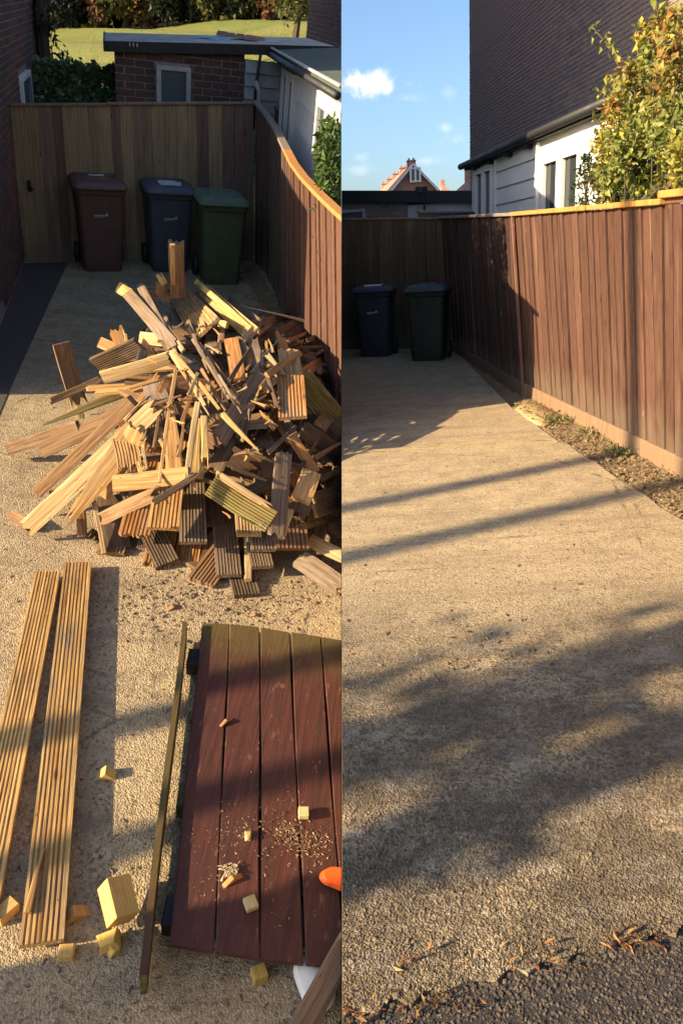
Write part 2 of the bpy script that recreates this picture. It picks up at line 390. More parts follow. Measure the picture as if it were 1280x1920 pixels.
BRICK_CACHE = {}
def brick_mesh(L, H, D, mat):
    key = (round(L, 4), round(H, 4), mat.name)
    if key not in BRICK_CACHE:
        k = MB(); k.box((0, -D, 0), (L, 0, H)); m = k.me('brick', .004); m.materials.append(mat); BRICK_CACHE[key] = m
    return BRICK_CACHE[key]
def brick_face(par, site, p, q, z0, z1, outn, sc, mat, holes=(), limit=300, score=None, o=Vector((0, 0, 0))):
    """single bricks on the upright face p-q (local), z0..z1; outn = outward normal; holes (s0,s1,z0,z1) along the face"""
    d = (q - p); d.z = 0; L = d.length; d.normalize()
    bl, bh, pl, ph = .215 * sc, .065 * sc, .226 * sc, .0755 * sc
    rows = int((z1 - z0) / ph); items = []
    for r in range(rows):
        z = z0 + r * ph; s = -(pl / 2 if r % 2 else 0)
        while s < L:
            a, b = max(s, 0), min(s + bl, L)
            for h in holes:
                if z + bh > h[2] and z < h[3]:
                    if a < h[0] < b: b = h[0] - .006
                    elif a < h[1] < b: a = h[1] + .006
                    elif a >= h[0] and b <= h[1]: a = b
            if b - a > .03: items.append((a, b - a, z))
            s += pl
    if score: items = [t for t in items if score(t, p + d * t[0] + Vector((0, 0, t[2]))) is not None]; items.sort(key=lambda t: score(t, p + d * t[0] + Vector((0, 0, t[2]))))
    else: rnd.shuffle(items)
    X = d; Yv = -outn; Z = Vector((0, 0, 1))
    Rm = Matrix((X, Yv, Z)).transposed().to_4x4()
    for a, w, z in items[:limit]:
        pos = p + d * a + Vector((0, 0, z)) + outn * rnd.uniform(-.0025, .003) - o
        me = brick_mesh(round(w / .02) * .02 if abs(w - bl) > .004 else bl, bh, .010, mat)
        b = bpy.data.objects.new('brick', me); link(b, site, par, Matrix.Translation(pos) @ Rm)
    rest = items[limit:]
    if rest:
        k = MB()
        for a, w, z in rest:
            q0 = p + d * a + Vector((0, 0, z)) + outn * rnd.uniform(-.003, .003) - o; e = d * w; n_ = outn * .010; u = Vector((0, 0, bh)); c = .0035
            k.add([q0, q0 + e, q0 + e + u, q0 + u, q0 + n_ + d * c + Z * c, q0 + n_ + e - d * c + Z * c, q0 + n_ + e - d * c + u - Z * c, q0 + n_ + d * c + u - Z * c],
                  [(4, 5, 6, 7), (0, 1, 5, 4), (1, 2, 6, 5), (2, 3, 7, 6), (3, 0, 4, 7)])
        x = obj('further_bricks', k.me('further_bricks'), mat, site, par); x['kind'] = 'stuff'

def leaves(name, pts, size, cols, mat, site, parent=None, o=Vector((0, 0, 0)), seed=1, aspect=.55, up=.0):
    """one mesh of folded leaf shapes at pts; cols: list of colours picked by clump"""
    r = random.Random(seed); vs_, fs, cl = [], [], []
    for p in pts:
        p, ci = p; s = size * r.uniform(.45, 1.5)
        ax = Vector((r.gauss(0, 1), r.gauss(0, 1), r.gauss(0, 1) + up)).normalized(); sd = ax.orthogonal().normalized()
        sd = Matrix.Rotation(r.uniform(0, 6.28), 3, ax) @ sd; nn = ax.cross(sd); p = p - o
        b = len(vs_)
        vs_ += [p, p + ax * s * .45 + sd * s * aspect * .5 + nn * s * .12, p + ax * s - nn * s * .1, p + ax * s * .45 - sd * s * aspect * .5 + nn * s * .12, p + ax * s * .5]
        fs += [(b, b + 1, b + 4), (b + 1, b + 2, b + 4), (b + 2, b + 3, b + 4), (b + 3, b, b + 4)]
        c = cols[ci % len(cols)]; f = r.uniform(.65, 1.3); cl += [tuple(min(1, x * f) for x in c)] * 4
    m = mesh(name, vs_, fs)
    ca = m.color_attributes.new('Col', 'FLOAT_COLOR', 'CORNER')
    buf = []
    for c in cl:
        for _ in range(3): buf += [c[0], c[1], c[2], 1.0]
    ca.data.foreach_set('color', buf)
    return obj(name, m, mat, site, parent)
def grit(name, spots, size, mat, site, label, cat, parent=None, seed=3):
    """small angular stones / crumbs joined in one mesh"""
    r = random.Random(seed); k = MB()
    T = [(1, 0, 0), (-.5, .87, 0), (-.5, -.87, 0), (.5, .5, .8), (-.7, 0, .75), (.3, -.6, .8)]
    Fc = [(0, 1, 3), (1, 4, 3), (1, 2, 4), (2, 5, 4), (2, 0, 5), (0, 3, 5), (3, 4, 5)]
    for p, s in spots:
        q = Matrix.Rotation(r.uniform(0, 6.28), 3, 'Z'); s *= size
        k.add([p + q @ Vector((a * s * r.uniform(.7, 1.2), b * s * r.uniform(.7, 1.2), c * s * r.uniform(.6, 1.2) - s * .25)) for a, b, c in T], Fc)
    x = obj(name, k.me(name), mat, site, parent)
    return tag(x, label, cat, None, 'stuff') if parent is None else x

# ================================================================== PLACE A: driveway with the timber heap
def sheet(name, pts, z0, z1, mat, site, kind='structure', sub=0):
    n = len(pts); vs_ = [Vector((p[0], p[1], z0)) for p in pts] + [Vector((p[0], p[1], z1)) for p in pts]
    fs = [tuple(range(n - 1, -1, -1)), tuple(range(n, 2 * n))] + [(i, (i + 1) % n, n + (i + 1) % n, n + i) for i in range(n)]
    o = obj(name, fix(mesh(name, vs_, fs)), mat, site); o['kind'] = kind; return o
def under(site, u, y):                   # ground point in column u at local depth y
    lo, hi = 300.0, 2500.0
    for _ in range(50):
        m = (lo + hi) / 2
        if site.P(u, m).y > y: lo = m
        else: hi = m
    return site.P(u, (lo + hi) / 2)

sheet('ground', [(-70, -4), (70, -4), (70, 19), (-70, 19)], -1.4, -.03, M_GRASS, A)
def vfar(u): return 58 - (u - 80) * .052
def field_pt(u, s): return A.Y(u, 215, 18.5).lerp(A.Y(u, vfar(u), 85.0), s)
vs_, fs = [], []; us = [-520 + 40 * i for i in range(33)]
for j in range(25):
    for u in us: vs_.append(field_pt(u, (j / 24) ** 1.5 * 1.25) + Vector((0, 0, .25 * math.sin(u * .021 + j * .9))))
n_ = len(us)
for j in range(24):
    for i in range(n_ - 1): fs.append((j * n_ + i, j * n_ + i + 1, (j + 1) * n_ + i + 1, (j + 1) * n_ + i))
x = obj('field', mesh('field', vs_, fs, True), M_GRASS, A); x['kind'] = 'structure'
fb0, fb1 = A.P(45, 490), A.P(474, 488)
# concrete slab, cast in two bays with an open joint between them
jl, jr = A.P(105, 556), A.P(520, 548); jd = (jr - jl).normalized()
def on(p, d, x): return p + d * ((x - p.x) / d.x)
back_d = (fb1 - fb0).normalized()
ja, jb = on(jl, jd, -5.4), on(jl, jd, 1.5); gap = Vector((-.18, 1, 0)).normalized() * .012
ba, bb_ = on(fb0, back_d, -5.4) + Vector((0, .3, 0)), on(fb0, back_d, 1.5) + Vector((0, .3, 0))
sheet('driveway', [(-6, -2.5), (1.5, -2.5), (jb.x, jb.y), (ja.x, ja.y)], -.029, 0, M_CONA, A)
sheet('driveway', [(ja.x + gap.x, ja.y + gap.y), (jb.x + gap.x, jb.y + gap.y), (bb_.x, bb_.y), (ba.x, ba.y)], -.029, -.002, M_CONA, A)
# dark tarmac strip beside the house
t = [A.P(45, 494), A.P(128, 492), A.P(14, 742), A.P(-60, 920), A.P(-260, 920), A.P(-140, 640)]
sheet('tarmac_strip', [(p.x, p.y) for p in t], 0.0, .006, M_TARSTRIP, A)

# ---- the back fence
zt = 2.0
ft0, ft1 = A.V(20, 198, fb0, fb1), A.V(474, 196, fb0, fb1)
fe = empty('timber_fence', A, fb0); tag(fe, 'brown closeboard fence with pale capping rail across the end of the driveway behind three bins', 'fence', 'fences round the driveway with the timber heap')
fence_run(fe, A, fb0, fb1, ft0, ft1, 21, [(.27, .195, .115), (.21, .14, .10), (.30, .22, .12), (.175, .11, .085), (.24, .175, .105)], o=fb0, side=1)
nb = Vector((back_d.y, -back_d.x, 0))
mid_t = ft0.lerp(ft1, .37)
strip_bar('capping_rail', ft0 + nb * .01 + Vector((0, 0, .012)), mid_t + nb * .01 + Vector((0, 0, .012)), .07, .028, M_FEN, A, fe, fb0, (.22, .15, .10))
strip_bar('capping_rail', mid_t + nb * .012 + Vector((0, 0, .021)), ft1 + nb * .012 + Vector((0, 0, .021)), .07, .028, M_FEN, A, fe, fb0, (.25, .18, .12))
hk = A.V(55, 347, fb0, fb1) + nb * .03 - fb0
k = MB(); k.tube([hk + Vector((0, 0, .05)), hk + nb * .03 + Vector((.01, 0, .02)), hk + nb * .035 + Vector((.03, 0, -.03)), hk + Vector((.05, 0, -.04))], .011, 6); k.box(hk + Vector((-.02, -.012, -.07)), hk + Vector((.02, .012, .06)))
obj('gate_latch', k.me('gate_latch'), M_BLACK, A, fe)

# ---- the side fence, three bays, curving towards the viewer
TP = [(500, 217, 2.06), (520, 247, 2.02), (540, 287, zt), (552, 311, zt), (571, 337, zt + .01), (600, 368, zt + .02), (630, 397, zt + .03), (662, 426, zt + .04)]
T = [ft1 + Vector((.05, .0, .02))] + [A.P(*t_) for t_ in TP]
Bs = [under(A, 478, T[0].y)] + [under(A, u_ + (6 if u_ > 590 else 0), t_.y - .5 * max(0, (u_ - 540) / 120)) for t_, (u_, _, _) in zip(T[1:], TP)]
KI = 3
se = empty('timber_fence', A, Bs[KI]); tag(se, 'red-brown side fence with orange capping rail curving down beside the timber heap', 'fence', 'fences round the driveway with the timber heap')
for i in range(8):
    n = (4, 3, 4, 2, 2, 3, 3, 3)[i]; c = [(.115, .082, .062), (.13, .088, .066)] if i < KI else [LITB, (.138, .072, .05), (.11, .056, .04)]  # shaded and sunlit bays of one fence get different board colours
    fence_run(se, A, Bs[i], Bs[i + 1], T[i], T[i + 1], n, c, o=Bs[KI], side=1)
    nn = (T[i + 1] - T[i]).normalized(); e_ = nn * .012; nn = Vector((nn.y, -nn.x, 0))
    strip_bar('capping_rail', T[i] + Vector((0, 0, .018)) + nn * .01 - e_, T[i + 1] + Vector((0, 0, .018)) + nn * .01 + e_, .085, .034 + .0012 * (i % 2), M_FEN, A, se, Bs[KI], (.24, .20, .165) if i < KI else (.52, .24, .075), bevel=.002)  # rail greyed along the shaded bays, orange along the sunlit ones
strip_bar('corner_post', Bs[KI] + nb * .02, T[KI] + nb * .02, .03, .05, M_FEN, A, se, Bs[KI], (.17, .085, .06), up=Vector((0, 1, 0)))
# soil along the foot of the side fence
q = [A.P(455, 500), A.P(478, 502), Bs[KI] + Vector((.2, 0, 0)), Bs[8] + Vector((.3, 0, 0)), Bs[8] + Vector((-.32, 0, 0)), A.P(500, 600)]
sheet('soil_strip', [(p.x, p.y) for p in q], -.001, .008, M_SOIL, A)
cl = []
for i in range(900):
    a = rnd.random(); p = (Bs[0].lerp(Bs[KI], a * 2) if a < .5 else Bs[KI].lerp(Bs[8], a * 2 - 1)) + Vector((-abs(rnd.gauss(0, .17)), rnd.uniform(-.1, .1), .006)); cl.append((p, rnd.uniform(.4, 1.6)))
grit('soil_crumbs', cl, .016, M_SOIL, A, 'loose brown soil and grit along the foot of the side fence by the timber heap', 'soil', seed=5)

# ---- brick house wall on the left edge (its shadow covers the far end of the driveway)
w0, w1 = A.P(20, 562), A.P(46, 492); wd = (w1 - w0).normalized()
wfar = A.V(77, 190, w0, w1); wfar.z = 0
near = w0 - wd * 2.62; HH = 6.2
on_ = Vector((wd.y, -wd.x, 0)); inn = -on_
house = empty('brick_house', A, near); tag(house, 'red brick house wall with white framed window at the left edge beside the fence', 'house')
Lh = (wfar - near).length; EXT = 2.35; mid_w = near + wd * EXT
def prism(a, b, deep, z0, z1):
    k = MB(); b4 = [a - near, b - near, b - near + inn * deep, a - near + inn * deep]
    k.hexa([v + Vector((0, 0, z0)) for v in b4], [v + Vector((0, 0, z1)) for v in b4]); return fix(k.me('wall'))
wallA = obj('wall', prism(mid_w, wfar, 6, -.5, HH), M_MORT, A, house)
obj('added_low_wall', prism(near, mid_w - wd * .003, 4, -.5, 2.75), M_MORT, A, house)  # unseen low extension, added and kept low so sunlight passes over it
k = MB(); e = Vector((0, 0, HH)) + wd * EXT; far_v = wfar - near + Vector((0, 0, HH))
k.hexa([e - wd * .2 + on_ * .3, far_v + wd * .3 + on_ * .3, far_v + inn * 6.3 + wd * .3, e + inn * 6.3 - wd * .2],
       [e + inn * 2.9 + Vector((0, 0, 2.4)), far_v + inn * 2.9 + Vector((0, 0, 2.4)) + wd * .3, far_v + inn * 3.1 + Vector((0, 0, 2.4)) + wd * .3, e + inn * 3.1 + Vector((0, 0, 2.4))])
obj('roof', fix(k.me('roof')), M_TILE, A, house)
k = MB(); k.hexa([v + Vector((0, 0, 2.75)) for v in (-wd * .1 + on_ * .1, wd * (EXT - .01) + on_ * .1, wd * (EXT - .01) + inn * 4, -wd * .1 + inn * 4)], [v + Vector((0, 0, 2.87)) for v in (-wd * .1 + on_ * .1, wd * (EXT - .01) + on_ * .1, wd * (EXT - .01) + inn * 4, -wd * .1 + inn * 4)])
obj('added_low_roof', fix(k.me('added_low_roof')), M_FELT, A, house)
k = MB(); k.box((-15.5, 9.5, -1), (-7.9, 18.5, 12.5)); x = obj('shade_block', k.me('shade_block'), M_BRK, None); tag(x, 'tall brick block added beyond the left edge to shade the gable wall, out of view', 'house')  # unseen block added to keep sun off the far gable wall
wa, wb_ = A.V(36, 160, w0, w1), A.V(50, 135, w0, w1); wc = A.V(50, 200, w0, w1)
s0 = (Vector((wa.x, wa.y, 0)) - near).length; s1 = (Vector((wb_.x, wb_.y, 0)) - near).length
wz1 = wb_.z; wz0 = wz1 - 1.3
def visA(t_, pos):
    u, v = A.proj(pos); return None if (u < -8 or v < -20 or v > 580) else abs(u - 30)
brick_face(wallA, A, near, wfar, 0.05, HH - .1, on_, 1.08, M_BRK, [(s0, s1 + .04, wz0, wz1 + .05)], 300, visA, near)
wf = MB(); a_ = near + wd * s0 - near; b_ = near + wd * s1 - near
for p_, q_ in ((a_ + Vector((0, 0, wz0)), a_ + Vector((0, 0, wz1))), (b_ + Vector((0, 0, wz0)), b_ + Vector((0, 0, wz1)))): wf.bar(p_ + on_ * .02, q_ + on_ * .02, .07, .08, on_)
wf.bar(a_ + Vector((0, 0, wz1)) + on_ * .021, b_ + Vector((0, 0, wz1)) + on_ * .021, .08, .07)
win = obj('window', wf.me('window', .005), M_WHITE, A, wallA)
k = MB(); k.hexa([a_ + Vector((0, 0, wz0)) + on_ * .005, b_ + Vector((0, 0, wz0)) + on_ * .005, b_ + Vector((0, 0, wz0)) + on_ * .012, a_ + Vector((0, 0, wz0)) + on_ * .012],
                 [a_ + Vector((0, 0, wz1)) + on_ * .005, b_ + Vector((0, 0, wz1)) + on_ * .005, b_ + Vector((0, 0, wz1)) + on_ * .012, a_ + Vector((0, 0, wz1)) + on_ * .012])
obj('window_pane', fix(k.me('window_pane')), M_GLASS, A, wallA)

# ---- the brick garage behind the back fence
bn = -nb
g0, g1 = fb0 + bn * 1.35, fb1 + bn * 1.35
gl = A.V(218, 190, g0, g1); gr_ = A.V(455, 190, g0, g1); gw = A.V(533, 190, g0, g1)
gtop = A.V(330, 96, g0, g1).z; ftop = A.V(330, 79, g0, g1).z
zl = lambda u, v: A.V(u, v, g0, g1).z
for p in (gl, gr_, gw): p.z = 0
gd = (gr_ - gl).normalized()
gar = empty('garage', A, gl); tag(gar, 'dark brick garage with black fascia and flat roof behind the fence with three bins', 'garage')
gdp = Vector((gl.x, gl.y, 0)).normalized() * 2.3
k = MB(); k.hexa([v - gl for v in (gl, gr_, gr_ + gdp, gl + gdp)], [v - gl + Vector((0, 0, z)) for v, z in ((gl, zl(218, 96)), (gr_, zl(455, 96)), (gr_ + gdp, zl(455, 96)), (gl + gdp, zl(218, 96)))])
gwall = obj('wall', fix(k.me('wall')), M_MORTD, A, gar)
wl, wr = A.V(292, 122, g0, g1), A.V(356, 122, g0, g1); sL = (Vector((wl.x, wl.y, 0)) - gl).length; sR = (Vector((wr.x, wr.y, 0)) - gl).length; zT = wl.z
def visG(t_, pos):
    u, v = A.proj(pos); return None if (v > 205 or v < 98) else v
brick_face(gwall, A, gl, gr_, 1.2, gtop + .25, nb, 1.25, M_BRK, [(sL, sR, 1.15, zT)], 300, visG, gl)
for nm, o0, o1 in (('window', 0, 0),):
    k = MB(); pl_ = lambda s, z, f: gd * s + Vector((0, 0, z)) + nb * f
    k.bar(pl_(sL + .03, 1.15, .03), pl_(sL + .03, zT, .03), .07, .06, nb); k.bar(pl_(sR - .03, 1.15, .03), pl_(sR - .03, zT, .03), .07, .06, nb)
    k.bar(pl_(sL, zT - .02, .032), pl_(sR, zT - .02, .032), .062, .06); k.bar(pl_(sL, 1.13, .032), pl_(sR, 1.13, .032), .08, .05)
    wn_ = obj('window', k.me('window', .006), M_GWHITE, A, gar)
    k = MB(); k.bar(pl_(sL + .02, (1.15 + zT) / 2, .008), pl_(sR - .02, (1.15 + zT) / 2, .008), .008, zT - 1.15); obj('pane', k.me('pane'), M_GLASSG, A, wn_)
# white boarded part to the right, under the same fascia
for i in range(9):
    z0 = 1.0 + i * (gtop - 1.0) / 9; z1 = z0 + (gtop - 1.0) / 9 - .008
    k = MB(); a, b = gr_ - gl + gd * .01, gw - gl + gd * .5
    k.hexa([a + nb * .045 + Vector((0, 0, z0)), b + nb * .045 + Vector((0, 0, z0)), b + bn * .1 + Vector((0, 0, z0)), a + bn * .1 + Vector((0, 0, z0))],
           [a + nb * .02 + Vector((0, 0, z1)), b + nb * .02 + Vector((0, 0, z1)), b + bn * .1 + Vector((0, 0, z1)), a + bn * .1 + Vector((0, 0, z1))])
    obj('cladding_board', fix(k.me('cladding_board')), M_GWHITE, A, gar)
fl, fr = gl - gd * .16, gw + gd * .8
a0z, a1z, b0z, b1z = zl(208, 97), zl(208, 79), zl(560, 97), zl(560, 79)
def fz(p, z): return p - gl + Vector((0, 0, z))
k = MB(); k.hexa([fz(fl + nb * .11, a0z), fz(fr + nb * .11, b0z), fz(fr + nb * .08, b0z), fz(fl + nb * .08, a0z)], [fz(fl + nb * .11, a1z + .012), fz(fr + nb * .11, b1z + .012), fz(fr + nb * .08, b1z + .012), fz(fl + nb * .08, a1z + .012)])
k.hexa([fz(fl + nb * .08, a0z), fz(fl + nb * .08 + gd * .03, a0z), fz(fl + gdp + gd * .03, a0z), fz(fl + gdp, a0z)], [fz(fl + nb * .08, a1z + .012), fz(fl + nb * .08 + gd * .03, a1z + .012), fz(fl + gdp + gd * .03, a1z + .012), fz(fl + gdp, a1z + .012)])
obj('fascia', fix(k.me('fascia')), M_BLACK, A, gar)
k = MB(); k.hexa([fz(fl + nb * .078 + gd * .03, a0z + .02), fz(fr + nb * .078, b0z + .02), fz(fr + gdp, b0z + .02), fz(fl + gdp + gd * .03, a0z + .02)], [fz(fl + nb * .078 + gd * .03, a1z), fz(fr + nb * .078, b1z), fz(fr + gdp, b1z), fz(fl + gdp + gd * .03, a1z)])
obj('roof', fix(k.me('roof')), M_FELTL, A, gar)
pp = A.V(483, 100, g0, g1) - gl + nb * .13; pq = A.V(473, 172, g0, g1) - gl + nb * .13
k = MB(); k.tube([pp, pq, pq - Vector((0, 0, .5))], .022, 8); obj('downpipe', k.me('downpipe', smooth=True), M_BLACK, A, gar)
vb = A.V(240, 85, g0, g1) - gl + nb * .125
k = MB()
for i in range(3): k.tube([vb + gd * (.05 * i), vb + gd * (.05 * i) + Vector((0, 0, .045))], .012, 6)
obj('vent_clip', k.me('vent_clip'), M_GWHITE, A, gar)
pp = A.V(466, 148, g0, g1) + nb * .3; pq = A.V(474, 168, g0, g1) + nb * .3
k = MB(); k.tube([pp - pq, Vector((0, 0, 0)), Vector((0, 0, -.9))], .035, 8)
x = obj('waste_pipe', k.me('waste_pipe', smooth=True), M_GWHITE, A, None, Matrix.Translation(pq)); tag(x, 'short bent white pipe at the corner of the garage above the back fence', 'pipe')
# oddments lying on the garage roof
for nm, u, v, c, lab, sz in (('plastic_sheet', 402, 68, (.30, .50, .66), 'pale blue plastic scrap on the garage roof', (.30, .14, .05)), ('rubble_heap', 450, 66, (.34, .22, .16), 'pinkish rubble beside the blue plastic on the garage roof', (.34, .22, .07))):
    p = A.V(u, v + 6, g0 + bn * 1.2, g1 + bn * 1.2); r2 = random.Random(nm); k = MB()
    for j in range(14):
        s = Vector((r2.uniform(-sz[0], sz[0]), r2.uniform(-sz[1], sz[1]), 0)); h = r2.uniform(.3, 1) * sz[2]; w_ = r2.uniform(.05, .12)
        k.hexa([s + Vector((-w_, -w_, 0)), s + Vector((w_, -w_, 0)), s + Vector((w_, w_, 0)), s + Vector((-w_, w_, 0))], [s + Vector((-w_ * .7, -w_ * .6, h)), s + Vector((w_ * .6, -w_ * .8, h * .8)), s + Vector((w_ * .7, w_ * .5, h)), s + Vector((-w_ * .5, w_ * .7, h * .7))])
    x = obj(nm, k.me(nm), M_ANY, A, None, Matrix.Translation(p + Vector((0, 0, .006))), c); tag(x, lab, 'plastic' if 'plastic' in nm else 'rubble')

# ---- short weathered fence and the white conservatory on the right
CG = 2.72
cg0, cg1 = A.P(524, 94, CG), A.P(634, 152, CG); cdv = (cg1 - cg0).normalized(); cn = Vector((cdv.y, -cdv.x, 0))
if cn.x > 0: cn = -cn
c0, c1 = Vector((cg0.x, cg0.y, 0)), Vector((cg1.x, cg1.y, 0)); c1x = c1 + cdv * .9
sf0, sf1 = A.P(482, 176, 1.95), A.P(532, 215, 1.95); sb0, sb1 = Vector((sf0.x, sf0.y, .9)), Vector((sf1.x, sf1.y, .9))
x = empty('weathered_fence', A, Vector((sf0.x, sf0.y, 0))); tag(x, 'short grey weathered fence between the white boarding and the conservatory', 'fence')
fence_run(x, A, sb0, sb1, sf0, sf1, 5, [(.13, .115, .095), (.10, .09, .075)], o=Vector((sf0.x, sf0.y, 0)), side=1)
strip_bar('capping_rail', sf0 + Vector((0, 0, .02)), sf1 + Vector((0, 0, .02)), .07, .03, M_FEN, A, x, Vector((sf0.x, sf0.y, 0)), (.24, .22, .19))
con = empty('conservatory', A, c0); tag(con, 'white clad conservatory with green felt roof beyond the curving side fence, above the timber heap', 'conservatory')
def cpt(u, v): return A.V(u, v, c0, c1)
k = MB(); k.hexa([v - c0 for v in (c0, c1x, c1x - cn * 1.4, c0 - cn * 1.4)], [v - c0 + Vector((0, 0, CG - .05)) for v in (c0, c1x, c1x - cn * 1.4, c0 - cn * 1.4)])
obj('wall', fix(k.me('wall')), M_GWHITE, A, con)
def slen(u, v=200): p = cpt(u, v); p.z = 0; return (p - c0).dot(cdv)
sa, sb, sc_ = slen(558), slen(598), (c1x - c0).length
for i in range(7):
    z0 = .3 + i * .33; z1 = z0 + .315
    k = MB(); a, b = cdv * sa, cdv * sb
    k.hexa([a + cn * .04 + Vector((0, 0, z0)), b + cn * .04 + Vector((0, 0, z0)), b + Vector((0, 0, z0)), a + Vector((0, 0, z0))], [a + cn * .018 + Vector((0, 0, z1)), b + cn * .018 + Vector((0, 0, z1)), b + Vector((0, 0, z1)), a + Vector((0, 0, z1))])
    obj('cladding_board', fix(k.me('cladding_board')), M_WHITE, A, con)
def frame(par, site, o_, dv, nv, s0, s1, z0, z1, lights, mat, name='window', fw=.07, mull=None):
    k = MB(); pt = lambda s, z, f: o_ + dv * s + Vector((0, 0, z)) + nv * f
    n = lights; st = (s1 - s0) / n
    for i in range(n + 1): k.bar(pt(s0 + st * i, z0, .035), pt(s0 + st * i, z1, .035), fw, .07, nv)
    for z in (z0, z1): k.bar(pt(s0 - fw / 2, z, .036), pt(s1 + fw / 2, z, .036), .074, fw)
    w_ = obj(name, k.me(name, .006), mat, site, par)
    for i in range(n):
        k = MB(); sA, sB = s0 + st * i + fw * .5, s0 + st * (i + 1) - fw * .5; ff = .028
        for s in (sA + ff / 2, sB - ff / 2): k.bar(pt(s, z0 + fw / 2, .05), pt(s, z1 - fw / 2, .05), ff, .05, nv)
        for z in (z0 + fw / 2 + ff / 2, z1 - fw / 2 - ff / 2): k.bar(pt(sA, z, .051), pt(sB, z, .051), .05, ff)
        obj('sash', k.me('sash', .003), mat, site, w_)
        k = MB(); k.bar(pt(sA, (z0 + z1) / 2, .018), pt(sB, (z0 + z1) / 2, .018), .01, z1 - z0 - fw); obj('pane', k.me('pane'), M_GLASS, site, w_)
    return w_
frame(con, A, Vector((0, 0, 0)), cdv, cn, slen(533), slen(555), 1.0, CG - .2, 2, M_WHITE)
frame(con, A, Vector((0, 0, 0)), cdv, cn, slen(604), slen(632) + .45, .35, CG - .22, 2, M_WHITE, 'patio_door', .12)
zz = Vector((0, 0, 1))
k = MB(); a, b = -cdv * .15 + cn * .16, cdv * (sc_ + .1) + cn * .16
k.hexa([a + zz * (CG - .05), b + zz * (CG - .05), b - cn * 1.5 + zz * (CG - .05), a - cn * 1.5 + zz * (CG - .05)], [a + zz * (CG + .01), b + zz * (CG + .01), b - cn * 1.5 + zz * (CG + .2), a - cn * 1.5 + zz * (CG + .2)])
obj('roof', fix(k.me('roof')), M_FELT, A, con)
k = MB(); k.tube([a + cn * .04 + zz * (CG - .05), b + cn * .04 + zz * (CG - .05)], .04, 8); obj('gutter', k.me('gutter', smooth=True), M_BLACK, A, con)
k = MB(); k.bar(a + cn * .012 + zz * (CG + .03), b + cn * .012 + zz * (CG + .03), .04, .025); obj('drip_edge', k.me('drip_edge', .004), M_GWHITE, A, con)
# brick house the conservatory leans on
hb = c0 - cn * 1.45; hs = A.V(575, 60, hb, hb + cdv); hs.z = 0
x = empty('brick_house', A, hs); tag(x, 'plain dark brick house wall rising behind the conservatory roof, top right of the timber heap', 'house')
k = MB(); L4 = (c1x - hs).dot(cdv) + 1.2; k.hexa([Vector((0, 0, 0)), cdv * L4, cdv * L4 - cn * 5, -cn * 5], [zz * 6.4, cdv * L4 + zz * 6.4, cdv * L4 - cn * 5 + zz * 6.4, -cn * 5 + zz * 6.4])
hw = obj('wall', fix(k.me('wall')), M_MORTD, A, x)
def visH(t_, pos):
    u, v = A.proj(pos); return None if (u > 650 or v < -20 or v > 110) else v
brick_face(hw, A, hs, hs + cdv * L4, 2.5, 6.2, cn, 1.08, M_BRK, [], 300, visH, hs)

# ---- wheelie bins
def ring(w, d, r, z, cy=0.0, n=4):
    out = []
    for cx, cyy, a0 in ((w / 2 - r, d / 2 - r, 0), (-w / 2 + r, d / 2 - r, 90), (-w / 2 + r, -d / 2 + r, 180), (w / 2 - r, -d / 2 + r, 270)):
        for i in range(n + 1):
            a = math.radians(a0 + 90 * i / n); out.append(Vector((cx + r * math.cos(a), cyy + cy + r * math.sin(a), z)))
    return out
def loft(rings, cap0=True, cap1=True):
    n = len(rings[0]); vs_ = [v for r in rings for v in r]; fs = []
    for i in range(len(rings) - 1):
        for j in range(n): fs.append((i * n + j, i * n + (j + 1) % n, (i + 1) * n + (j + 1) % n, (i + 1) * n + j))
    if cap0: fs.append(tuple(range(n - 1, -1, -1)))
    if cap1: fs.append(tuple(range((len(rings) - 1) * n, len(rings) * n)))
    return vs_, fs
def shade(o, ang=35):
    for p in o.data.polygons: p.use_smooth = True
    try: o.data.set_sharp_from_angle(angle=math.radians(ang))
    except Exception: pass
